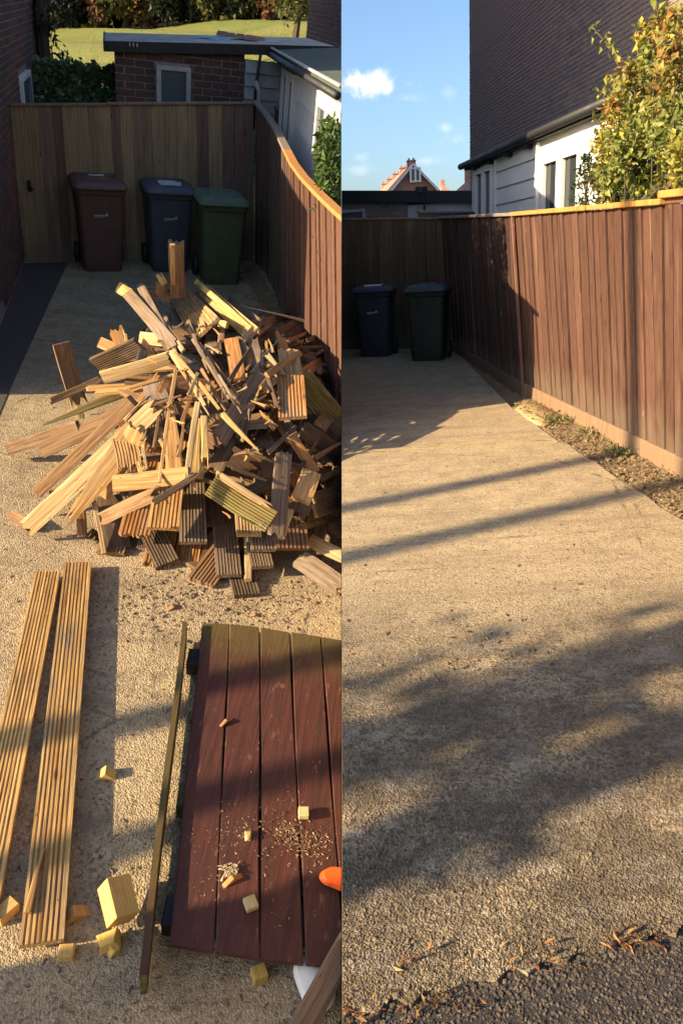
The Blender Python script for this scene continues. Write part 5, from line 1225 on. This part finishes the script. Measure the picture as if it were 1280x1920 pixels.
ld = (ke - kb).normalized(); lnv = Vector((ld.y, -ld.x, 0))
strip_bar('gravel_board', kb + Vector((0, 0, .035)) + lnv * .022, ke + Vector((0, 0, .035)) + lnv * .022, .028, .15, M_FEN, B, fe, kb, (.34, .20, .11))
strip_bar('gravel_board', cbk + Vector((0, 0, .035)) + lnv * .022, kb + Vector((0, 0, .035)) + lnv * .022 - ld * .03, .028, .15, M_FEN, B, fe, kb, (.16, .09, .06))  # darker colour for the shaded length of the same board
strip_bar('corner_post', kb + lnv * .03 + Vector((0, 0, -.03)), t_k + lnv * .03, .026, .03, M_FEN, B, fe, kb, (.20, .10, .07), up=Vector((0, 1, 0)))
cap = Vector((0, 0, .016))
strip_bar('capping_rail', t_c + cap + lnv * .01, t_k + cap + lnv * .01, .075, .03, M_FEN, B, fe, kb, (.26, .22, .19))  # shaded rail painted greyer than the sunlit orange lengths
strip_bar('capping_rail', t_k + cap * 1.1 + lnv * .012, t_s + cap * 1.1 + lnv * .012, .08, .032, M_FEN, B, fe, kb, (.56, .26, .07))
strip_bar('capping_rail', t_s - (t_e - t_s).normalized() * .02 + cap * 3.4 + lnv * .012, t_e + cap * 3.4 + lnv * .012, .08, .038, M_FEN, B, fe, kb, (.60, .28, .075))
k = MB(); k.bar(t_s + cap * 1.8 - kb, t_e + cap * 1.8 - kb, .03, .05); obj('top_rail', k.me('top_rail', .003), M_FEN, B, fe, None, (.17, .08, .05))

# ---- the bins
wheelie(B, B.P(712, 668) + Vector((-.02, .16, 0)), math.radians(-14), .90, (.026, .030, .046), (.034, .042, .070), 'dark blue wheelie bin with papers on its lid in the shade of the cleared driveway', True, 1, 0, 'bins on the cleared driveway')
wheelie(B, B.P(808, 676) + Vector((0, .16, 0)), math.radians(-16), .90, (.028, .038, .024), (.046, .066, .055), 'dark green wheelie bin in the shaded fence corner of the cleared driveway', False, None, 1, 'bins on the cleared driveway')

# ---- conservatory and house beyond the lit fence
dv = Vector((-.0945, .9955, 0)).normalized(); p0 = kb + Vector((1.30, 0, 0)); p0.z = 0; nv = Vector((-dv.y, dv.x, 0))
def cb_(u, v): return B.V(u, v, p0, p0 + dv)
far_, nea = cb_(884, 300), cb_(1120, 260)
gz = (cb_(884, 302).z + cb_(1104, 240).z) / 2
F0 = Vector((far_.x, far_.y, 0)); N0 = Vector((nea.x, nea.y, 0)) - dv * .55; dn_ = -dv
con = empty('conservatory', B, F0); tag(con, 'white clad conservatory with dark gutter above the lit fence, left of the autumn bush', 'conservatory')
Lc = (N0 - F0).length
def sB(u): p = cb_(u, 350); p.z = 0; return (p - F0).dot(dn_)
zz = Vector((0, 0, 1))
k = MB(); k.hexa([Vector((0, 0, 0)), dn_ * Lc, dn_ * Lc - nv * 1.4, -nv * 1.4], [zz * (gz - .02), dn_ * Lc + zz * (gz - .02), dn_ * Lc - nv * 1.4 + zz * (gz - .02), -nv * 1.4 + zz * (gz - .02)])
obj('wall', fix(k.me('wall')), M_WHITE, B, con)
a0_, a1_ = sB(933), sB(1009); zb0 = .6; step = (cb_(970, 340).z - cb_(970, 373).z)
zr = cb_(970, 343).z
for i in range(-5, 3):
    z0, z1 = zr + i * step, zr + (i + 1) * step - .012
    if z0 > gz - .05: continue
    z1 = min(z1, gz - .03)
    k = MB(); a, b = dn_ * a0_, dn_ * a1_
    k.hexa([a + nv * .036 + zz * z0, b + nv * .036 + zz * z0, b + zz * z0, a + zz * z0], [a + nv * .016 + zz * z1, b + nv * .016 + zz * z1, b + zz * z1, a + zz * z1])
    obj('cladding_board', fix(k.me('cladding_board')), M_WHITE, B, con)
for s in (a0_ - .02, a1_ + .03): k = MB(); k.bar(dn_ * s + nv * .03 + zz * .3, dn_ * s + nv * .03 + zz * (gz - .04), .05, .05, nv); obj('corner_trim', k.me('corner_trim', .004), M_WHITE, B, con)
frame(con, B, Vector((0, 0, 0)), dn_, nv, sB(897), sB(928), .8, cb_(912, 316).z, 2, M_WHITE, 'window', .06)
frame(con, B, Vector((0, 0, 0)), dn_, nv, sB(1022), sB(1096), .25, cb_(1050, 286).z, 2, M_WHITE, 'patio_door', .12)
a, b = -dn_ * .12 + nv * .10, dn_ * (Lc + .06) + nv * .10
k = MB(); k.hexa([a + zz * (gz - .03), b + zz * (gz - .03), b - nv * 1.5 + zz * (gz - .03), a - nv * 1.5 + zz * (gz - .03)], [a + zz * (gz + .09), b + zz * (gz + .09), b - nv * 1.5 + zz * (gz + .3), a - nv * 1.5 + zz * (gz + .3)])
obj('roof', fix(k.me('roof')), M_FELT, B, con)
k = MB(); k.tube([a + nv * .06 + zz * (gz + .03), b + nv * .06 + zz * (gz + .03)], .05, 10); obj('gutter', k.me('gutter', smooth=True), M_BLACK, B, con)
k = MB()
for s in (.5, 1.3, 2.1, 2.9): k.bar(dn_ * s + nv * .01 + zz * (gz - .06), dn_ * s + nv * .13 + zz * (gz - .06), .04, .06)
obj('eaves_bracket', k.me('eaves_bracket'), M_BLACK, B, con)
h0 = p0 + Vector((1.45, 0, 0)); hA = B.V(881, 300, h0, h0 + dv); hA.z = 0; hB_ = B.V(1330, 200, h0, h0 + dv); hB_.z = 0
x = empty('brick_house', B, hA); tag(x, 'tall shaded brick gable wall rising behind the conservatory, beside the blue sky', 'house')
k = MB(); hv = hB_ - hA; k.hexa([Vector((0, 0, 0)), hv, hv - nv * 7, -nv * 7], [zz * 8, hv + zz * 8, hv - nv * 7 + zz * 8, -nv * 7 + zz * 8])
hw = obj('wall', fix(k.me('wall')), M_MORTD, B, x)
def visB(t_, pos):
    u, v = B.proj(pos)
    if u > 1300 or v < -12 or v > 330 or v > 310 - (u - 880) * .30: return None
    d = (B.M @ pos - CAM).length
    return d if u < 1130 else d + 40
brick_face(hw, B, hA, hB_, gz - .2, 7.8, nv, .88, M_BRKB, [], 300, visB, hA)

# ---- garage behind the back fence
g0, g1 = bk0 - bnv * 3.2, bk1 - bnv * 3.2
gl = B.V(560, 400, g0, g1); gm = B.V(764, 400, g0, g1); gr2 = B.V(892, 400, g0, g1)
zt_ = B.V(700, 378, g0, g1).z; zf = B.V(700, 357, g0, g1).z
for p in (gl, gm, gr2): p.z = 0
gd = (gr2 - gl).normalized()
gar = empty('garage', B, gl); tag(gar, 'dark shaded garage with flat black roof edge under the distant terrace with chimneys', 'garage')
zB = lambda u, v: B.V(u, v, g0, g1).z
k = MB(); k.hexa([v - gl for v in (gl, gm, gm - bnv * 3, gl - bnv * 3)], [v - gl + zz * z for v, z in ((gl, zB(560, 379)), (gm, zB(764, 379)), (gm - bnv * 3, zB(764, 379)), (gl - bnv * 3, zB(560, 379)))])
gwl = obj('wall', fix(k.me('wall')), M_MORTD, B, gar)
def visG2(t_, pos):
    u, v = B.proj(pos); return None if (v > 420 or u < 630 or v < 381) else v
brick_face(gwl, B, gl, gm, .9, zt_ + .4, bnv, .95, M_BRKB, [((B.V(640, 400, g0, g1) - gl).dot(gd), (B.V(686, 400, g0, g1) - gl).dot(gd), .5, B.V(660, 396, g0, g1).z)], 300, visG2, gl)
zt2 = zB(830, 379)
for i in range(6):
    z0 = .8 + i * (zt2 - .8) / 6; z1 = z0 + (zt2 - .8) / 6 - .007; a, b = gm - gl + gd * .01, gr2 - gl + gd * .6
    k = MB(); k.hexa([a + bnv * .04 + zz * z0, b + bnv * .04 + zz * z0, b - bnv * .1 + zz * z0, a - bnv * .1 + zz * z0], [a + bnv * .02 + zz * z1, b + bnv * .02 + zz * z1, b - bnv * .1 + zz * z1, a - bnv * .1 + zz * z1])
    obj('cladding_board', fix(k.me('cladding_board')), M_GWHITE, B, gar)
gE = gr2 + gd * .6; uE = B.proj(gE + zz * zt_)[0]; fzB = [(gl - gd * .2, zB(545, 379), zB(545, 357)), (gE, zB(uE, 381), zB(uE, 358))]
k = MB(); k.hexa([fzB[0][0] - gl + bnv * .10 + zz * fzB[0][1], fzB[1][0] - gl + bnv * .10 + zz * fzB[1][1], fzB[1][0] - gl + bnv * .07 + zz * fzB[1][1], fzB[0][0] - gl + bnv * .07 + zz * fzB[0][1]],
                 [fzB[0][0] - gl + bnv * .10 + zz * fzB[0][2], fzB[1][0] - gl + bnv * .10 + zz * fzB[1][2], fzB[1][0] - gl + bnv * .07 + zz * fzB[1][2], fzB[0][0] - gl + bnv * .07 + zz * fzB[0][2]]); obj('fascia', fix(k.me('fascia')), M_BLACK, B, gar)
k = MB(); k.hexa([p - gl + bnv * .068 * q_ - bnv * 3.2 * (1 - q_) + zz * (z0 + .02) for (p, z0, z1), q_ in ((fzB[0], 1), (fzB[1], 1), (fzB[1], 0), (fzB[0], 0))], [p - gl + bnv * .068 * q_ - bnv * 3.2 * (1 - q_) + zz * (z1 - .01) for (p, z0, z1), q_ in ((fzB[0], 1), (fzB[1], 1), (fzB[1], 0), (fzB[0], 0))])
obj('roof', fix(k.me('roof')), M_FELT, B, gar)
s0_, s1_ = (B.V(640, 400, g0, g1) - gl).dot(gd), (B.V(686, 400, g0, g1) - gl).dot(gd); zw = B.V(660, 396, g0, g1).z
k = MB(); k.bar(gd * (s0_ - .6) + bnv * .03 + zz * zw, gd * s1_ + bnv * .03 + zz * zw, .05, .05); k.bar(gd * (s1_ - .03) + bnv * .031 + zz * .6, gd * (s1_ - .03) + bnv * .031 + zz * zw, .05, .05, bnv); wv = obj('window', k.me('window', .004), M_GWHITE, B, gar)
k = MB(); k.bar(gd * (s0_ - .5) + bnv * .008 + zz * (zw - .3), gd * (s1_ - .05) + bnv * .008 + zz * (zw - .3), .008, .55); obj('pane', k.me('pane'), M_GLASSG, B, wv)
k = MB(); pb = B.V(790, 354, g0, g1) - gl + bnv * .02; k.box(pb + Vector((-.10, -.1, -.06)), pb + Vector((.10, .1, .03))); k.tube([pb + Vector((.03, -.12, .0)), pb + Vector((.03, -.12, -.75))], .018, 6); obj('downpipe', k.me('downpipe'), M_BLACK, B, gar)
w0b, w1b = bk0.lerp(bk1, .72) - bnv * .55, B.V(905, 400, g0 + bnv * .6, g1 + bnv * .6); w1b.z = 0
x = empty('weathered_fence', B, w0b); tag(x, 'grey weathered fence between the back fence corner and the white boarding of the shaded garage', 'fence')
zq = B.V(845, 400, w0b, w1b).z
fence_run(x, B, w0b + zz * .8, w1b + zz * .8, w0b + zz * zq, w1b + zz * zq, 7, [(.12, .105, .09), (.10, .088, .075)], o=w0b, side=1)
strip_bar('capping_rail', w0b + zz * (zq + .015), w1b + zz * (zq + .015), .06, .028, M_FEN, B, x, w0b, (.26, .24, .22))

# ---- distant terrace with chimneys
D = 110.0
aL, aR, ap = B.Y(722, 358, D), B.Y(829, 358, D), B.Y(773, 309, D); rb = B.Y(716, 346, 148.0)
rd = (rb - ap); rd.z = 0; Lr = rd.length; rd.normalize()
te = empty('terrace_house', B, Vector((ap.x, ap.y, 0))); O2 = Vector((ap.x, ap.y, 0)); tag(te, 'distant terrace with red brick gable, small white window and a row of chimneys', 'house')
ez = aL.z - 1.0; half = (aR - aL).length / 2; gv = (aR - aL).normalized(); gl_, gr3 = ap - gv * (half * 1.02), ap + gv * half * 1.02
GL, GR_ = Vector((gl_.x, gl_.y, ez)) - O2, Vector((gr3.x, gr3.y, ez)) - O2; AP = ap - O2
k = MB(); bk = rd * Lr
k.add([GL - zz * (ez - .5), GR_ - zz * (ez - .5), GR_, AP, GL, GL - zz * (ez - .5) + bk, GR_ - zz * (ez - .5) + bk, GR_ + bk, AP + bk, GL + bk], [(0, 1, 2, 3, 4), (9, 8, 7, 6, 5), (0, 5, 6, 1), (1, 6, 7, 2), (4, 9, 5, 0)])
obj('wall', fix(k.me('wall')), M_TERRA, B, te)
k = MB(); fo = -rd * .5; th_ = zz * .25
for E1 in (GL, GR_):
    ov = (E1 - AP) * 1.06 + AP; k.hexa([AP + fo, ov + fo, ov + bk, AP + bk], [AP + fo + th_, ov + fo + th_, ov + bk + th_, AP + bk + th_])
rf = obj('roof', fix(k.me('roof')), M_TERRA, B, te)
k = MB()
for E1 in (GL, GR_): k.bar(AP + fo * 1.1 + zz * .05, (E1 - AP) * 1.08 + AP + fo * 1.1 + zz * .05, .15, .28)
obj('bargeboard', k.me('bargeboard'), M_WHITE, B, te)
for i in range(5):
    c = AP + rd * (1.2 + i * Lr / 4.6); s_ = 1.0
    k = MB(); k.box(c + Vector((-.55, -.5, -.5)), c + Vector((.55, .5, .55))); k.box(c + Vector((-.62, -.6, .55)), c + Vector((.62, .6, .66)))
    for px_ in (-.3, .3): k.tube([c + Vector((px_, 0, .65)), c + Vector((px_, 0, .95))], [.16, .12], 8)
    obj('chimney', k.me('chimney'), M_TERRA, B, te)
wz = B.Y(778, 328, D - .5) - O2
k = MB(); 
for sx in (-.62, 0, .62): k.box(wz + Vector((sx - .12, -.25, -.8)), wz + Vector((sx + .12, .1, .8)))
for sz in (-.8, .8): k.box(wz + Vector((-.74, -.24, sz - .1)), wz + Vector((.74, .1, sz + .1)))
wo_ = obj('window', k.me('window'), M_WHITE, B, te); k = MB(); k.box(wz + Vector((-.6, -.1, -.7)), wz + Vector((.6, 0, .7))); obj('pane', k.me('pane'), M_GLASS, B, wo_)
for (u0_, v0_, u1_, v1_, up_, d_, lab) in ((862, 357, 935, 357, 903, 60.0, 'orange tiled roof just left of the tall brick wall, behind the garage'), (826, 356, 846, 356, 836, 150.0, 'tiny pale orange gable right of the distant terrace')):
    a, b = B.Y(u0_, v0_, d_), B.Y(u1_, v1_, d_); c = B.Y(up_, 322 if d_ < 100 else 341, d_); o_ = Vector((a.x, a.y, 0)); e = empty('distant_house', B, o_); tag(e, lab, 'house', 'distant houses')
    k = MB(); bkv = Vector((0, 9, 0)); a2, b2 = Vector((a.x, a.y, .2)), Vector((b.x, b.y, .2)); k.hexa([v - o_ for v in (a2, b2, b2 + bkv, a2 + bkv)], [v - o_ for v in (a - zz * .3, b - zz * .3, b + bkv - zz * .3, a + bkv - zz * .3)])
    obj('wall', fix(k.me('wall')), M_GWHITE, B, e)
    k = MB(); k.add([v - o_ for v in (a - zz * .3, b - zz * .3, c + Vector((0, 4.5, 0)), a + bkv - zz * .3, b + bkv - zz * .3, c + Vector((0, 5, 0)))], [(0, 1, 2), (3, 5, 4), (0, 2, 5, 3), (1, 4, 5, 2), (0, 3, 4, 1)]); obj('roof', fix(k.me('roof')), M_TERRA, B, e)
    c = c + Vector((0, 4.7, 0)) - o_; k = MB(); k.box(c + Vector((-.4, -.3, -.5)), c + Vector((.4, .3, .8))); obj('chimney', k.me('chimney'), M_TERRA, B, e)

# ---- autumn bush above the lit fence
hp0 = kb + Vector((.72, 0, 0)); hp1 = hp0 + dv
be = empty('autumn_bush', B, Vector((3.1, 5.9, 0))); BO = Vector((3.1, 5.9, 0)); tag(be, 'tall yellow-green autumn bush with red and orange leaves spilling over the lit fence', 'bush')
LUM = [(1190, 345, 34, 0), (1150, 330, 30, 0), (1120, 330, 22, 4), (1230, 340, 38, 0), (1270, 330, 36, 1), (1140, 285, 28, 1), (1170, 275, 34, 0), (1210, 280, 38, 3), (1255, 270, 40, 0), (1128, 262, 20, 1),
       (1165, 225, 32, 1), (1205, 225, 38, 0), (1250, 220, 42, 0), (1150, 200, 18, 5), (1180, 175, 30, 0), (1220, 165, 36, 3), (1260, 165, 38, 5), (1190, 130, 26, 5), (1225, 115, 30, 0), (1265, 105, 34, 2),
       (1215, 65, 20, 1), (1255, 60, 28, 2), (1275, 40, 24, 2), (1240, 30, 12, 5), (1160, 300, 24, 1), (1290, 200, 40, 0), (1290, 290, 40, 1), (1245, 372, 26, 4), (1160, 368, 26, 4), (1205, 378, 22, 4), (1135, 365, 14, 1)]
BC = [[(.22, .25, .05), (.30, .32, .08), (.15, .18, .045)], [(.38, .34, .06), (.42, .34, .05), (.27, .26, .06)], [(.38, .19, .055), (.28, .26, .06), (.26, .24, .06)], [(.19, .19, .05), (.33, .31, .14), (.11, .12, .035)], [(.12, .13, .045), (.09, .09, .035), (.17, .14, .06)], [(.29, .26, .065), (.38, .20, .055), (.22, .21, .055)]]
flat = [c for t3 in BC for c in t3]; pts = []; br = MB(); r2 = random.Random(5)
for (u, v, rp, ci) in LUM:
    c = B.V(u, v, hp0 + Vector((r2.uniform(-.1, .25), 0, 0)), hp1 + Vector((0, 0, 0)) + Vector((0, 0, 0))); R = rp * (B.M @ c - CAM).length / FPX
    for i in range(int(250 * (rp / 30) ** 1.6)):
        w_ = Vector((r2.gauss(0, 1), r2.gauss(0, 1), r2.gauss(0, 1))).normalized() * R * r2.random() ** .45
        sub_ = ci if r2.random() < .8 else r2.choice((0, 1, 3, 0, 1, 5)); pts.append((c + w_ - BO, sub_ * 3 + r2.randrange(3)))
    base = Vector((c.x + .15, c.y + .1, .5)); br.tube([Vector((3.2, 5.8, -.02)) - BO, base.lerp(c, .45) - BO, c - BO], [.016, .009, .004], 5)
leaves('crown', pts, .058, flat, M_LEAF, B, be, seed=9, aspect=.62)
for spr in ([(1172, 118), (1148, 92), (1128, 72), (1108, 48)], [(1168, 172), (1152, 150), (1140, 140)], [(1150, 195), (1135, 175), (1120, 170)], [(1130, 240), (1112, 220)], [(1232, 40), (1232, 20), (1231, 5)]):
    q = [B.V(u, v, hp0, hp1) for u, v in spr]; br.tube([p - BO for p in q], [.009] + [.005] * (len(q) - 1), 5)
    pts = [(a.lerp(b, s) - BO + Vector((r2.gauss(0, .028), r2.gauss(0, .03), r2.gauss(0, .028))), r2.randrange(6)) for a, b in zip(q, q[1:]) for s in [r2.random() for _ in range(9)]]
    x = leaves('sprig', pts, .060, flat, M_LEAF, B, be, seed=r2.randrange(99), aspect=.6); x['kind'] = 'stuff'
obj('branches', br.me('branches'), M_BARK, B, be)
e = empty('conifer_shrub', B, B.V(1098, 360, hp0 + Vector((.15, 0, 0)), hp1 + Vector((.15, 0, 0)))); tag(e, 'small dark green shrub between the conservatory door and the autumn bush', 'bush')
e_loc = B.V(1098, 360, hp0 + Vector((.15, 0, 0)), hp1 + Vector((.15, 0, 0)))
pts = []
for i in range(1100):
    z = r2.uniform(-.5, .32); rr = .17 * (1 - max(0, z) / .42); a = r2.uniform(0, 6.28); q = rr * r2.random() ** .5; pts.append((Vector((math.cos(a) * q, math.sin(a) * q, z)), r2.randrange(3)))
leaves('crown', pts, .045, [(.035, .062, .028), (.05, .085, .035), (.025, .042, .02)], M_LEAF, B, e, seed=31, aspect=.35, up=.6)
k = MB(); k.tube([(0, 0, -1.9), (0, 0, .1)], [.03, .012], 6); obj('trunk', k.me('trunk'), M_BARK, B, e)

# ---- loose stones, leaves and needles at the road edge
sp = []
for i in range(26000):
    u, v = rnd.uniform(640, 1280), 1180 + 720 * rnd.random() ** .62; p = B.P(u, v); s = rnd.uniform(.4, 1.0) * (1.8 if rnd.random() < .03 else 1)
    if p.y > edge[0].lerp(edge[-1], (p.x - edge[0].x) / (edge[-1].x - edge[0].x)).y: sp.append((p, s))
grit('loose_grit', sp, .0042, M_CONB, B, 'fine loose grit standing proud of the worn concrete near the road', 'grit', seed=18)
sp = []
for i in range(15000):
    x_, y_ = rnd.uniform(-.1, 1.0), rnd.uniform(.70, 1.32); ey = edge[0].lerp(edge[-1], (x_ - edge[0].x) / (edge[-1].x - edge[0].x)).y
    if y_ < ey + rnd.gauss(0, .012): sp.append((Vector((x_, y_, -.010)), rnd.uniform(.5, 1.4)))
grit('road_chippings', sp, .0040, M_TARST, B, 'dark coarse tarmac chippings in the lower right corner', 'tarmac', seed=19)
sp = [(p + Vector((rnd.uniform(-.03, .03), rnd.gauss(0, .02), -.01)), rnd.uniform(.5, 2.2)) for p in edge for _ in range(34)]
grit('edge_rubble', sp, .0034, M_TARST, B, 'crumbled concrete along the broken edge of the slab by the road', 'rubble', seed=20)
sp = [(border_pt(0, 0) * 0 + e1.lerp(e2, rnd.uniform(-.02, 1.5)) + Vector((rnd.gauss(.01, .012), rnd.gauss(0, .01), -.012)), rnd.uniform(.5, 1.8)) for i in range(800)]
grit('slab_edge_crumbs', sp, .010, M_SOIL, B, 'dark crumbs in the crack between slab and soil border', 'soil', seed=24)
for (u, v, n_, sp_, lab) in ((1080 + 95, 1765, 55, .022, 'small drift of orange-brown dead leaves at the slab edge on the right'), (765, 1810, 16, .02, 'few reddish dead leaves near the lower left of the cleared driveway'), (990, 1805, 34, .03, 'dry needles and leaf bits at the middle of the slab edge'), (820, 1880, 40, .035, 'dry needles at the lower left end of the slab edge'), (660, 1895, 30, .03, 'dead leaf scraps in the bottom left corner of the cleared driveway')):
    p = B.P(u, v); pts = [(Vector((rnd.gauss(0, sp_ * 1.6), rnd.gauss(0, sp_ * .5), abs(rnd.gauss(0, .005)))), rnd.randrange(4)) for i in range(n_)]
    x = leaves('dead_leaves', pts, .020, [(.34, .15, .05), (.24, .10, .04), (.42, .26, .10), (.16, .08, .04)], M_LEAF, B, None, seed=u, aspect=.3); x.matrix_world = B.M @ Matrix.Translation(p); tag(x, lab, 'leaves', None, 'stuff')
sp = [B.P(rnd.uniform(640, 1150), rnd.uniform(800, 1300), .003) for i in range(160)] + [B.P(rnd.gauss(870, 25), rnd.gauss(1240, 6), .003) for i in range(26)] + [B.P(rnd.gauss(950, 60), rnd.gauss(1205, 20), .003) for i in range(60)]
chips('leaf_crumbs', sp, .006, .026, [(.09, .06, .04), (.16, .10, .06), (.30, .17, .07)], 'dark leaf crumbs scattered over the cleared concrete', 60)

# ================================================================== things behind the viewer whose shadows reach both driveways
sB_ = B.sun; ax2 = Vector((sB_.x, sB_.y, 0)).normalized()
def pole(u, v, back, r_, h, name, label, cat, lean=(0, 0)):
    p = B.P(u, v) - ax2 * back; k = MB()
    k.tube([Vector((0, 0, -3)), Vector((lean[0] * .5, lean[1] * .5, h / 2)), Vector((lean[0], lean[1], h))], [r_, r_ * .95, r_ * .85], 10)
    x = obj(name, k.me(name, smooth=True), M_BARK, None, None, B.M @ Matrix.Translation(p)); tag(x, label, cat); return x
pole(900, 902, 11.0, .085, 12, 'telegraph_pole', 'wooden telegraph pole left of the driveways, out of view', 'pole')
pole(900, 988, 11.0, .085, 12, 'telegraph_pole', 'second wooden pole nearer the road, out of view', 'pole')
pole(1263, 1207, 6.5, .125, 8, 'tree_trunk', 'thick tree trunk behind the viewer, out of view', 'tree')
pole(960, 1500, 6.0, .105, 8, 'tree_trunk', 'thinner tree trunk behind the viewer, out of view', 'tree')

tp = B.P(800, 1420) - ax2 * 6.4  # loose leaves added out of view to dapple the concrete
pts = [(Vector((rnd.gauss(0, .45), max(-.12, min(.5, rnd.gauss(.12, .2))), 2.95 + max(-.22, min(.6, rnd.gauss(.08, .26))))), rnd.randrange(3)) for i in range(330)]
x = leaves('shade_leaves', pts, .13, GR, M_LEAF, None, None, seed=71, aspect=.6); x.matrix_world = B.M @ Matrix.Translation(tp); tag(x, 'sparse leaf cluster added behind the viewer for dappled shade, out of view', 'branch')
gp = A.P(280, 1838) - Vector((A.sun.x, A.sun.y, 0)).normalized() * 4.2  # unseen posts added to cast shadow bands on the near concrete
k = MB(); k.box((-.15, -.15, -.3), (.15, .15, 1.95)); k.box((-.18, -.18, 1.95), (.18, .18, 2.02)); x = obj('shadow_post', k.me('shadow_post', .02), M_BARK, None, None, A.M @ Matrix.Translation(gp)); tag(x, 'square timber post added left of the driveway for its shadow, out of view', 'post')
gp = A.P(560, 1905) - Vector((A.sun.x, A.sun.y, 0)).normalized() * 4.6
x = obj('shadow_post', k.me('shadow_post', .02), M_BARK, None, None, A.M @ Matrix.Translation(gp)); tag(x, 'second post added nearer the road for its shadow, out of view', 'post')
# ================================================================== trim each place at the line where the two meet
bpy.context.view_layer.update()
def trim(site, keep):
    for o in list(site.objs):
        if o.type != 'MESH': continue
        mw = o.matrix_world
        xs = [(mw @ Vector(c)).x * keep for c in o.bound_box]
        if min(xs) >= .002: continue
        if max(xs) < .002:
            site.objs.remove(o)
            for ch in list(o.children): bpy.data.objects.remove(ch)
            bpy.data.objects.remove(o); continue
        me = o.data.copy() if o.data.users > 1 else o.data
        o.data = me
        bm = bmesh.new(); bm.from_mesh(me); inv = mw.inverted()
        r = bmesh.ops.bisect_plane(bm, geom=bm.verts[:] + bm.edges[:] + bm.faces[:], dist=1e-5, plane_co=inv @ Vector((.002 * keep, 0, 0)), plane_no=mw.to_3x3().transposed() @ Vector((-keep, 0, 0)), clear_outer=True)
        if len(bm.verts) < 4000:
            ed_ = [g for g in r['geom_cut'] if isinstance(g, bmesh.types.BMEdge)]
            if ed_:
                try: bmesh.ops.holes_fill(bm, edges=ed_, sides=0)
                except Exception: pass
        if not bm.faces: bm.free(); site.objs.remove(o); bpy.data.objects.remove(o); continue
        bm.to_mesh(me); bm.free()
def safe(site, keep):
    # children removed with their parent may still be listed
    trim(site, keep)
safe(A, -1); safe(B, 1)
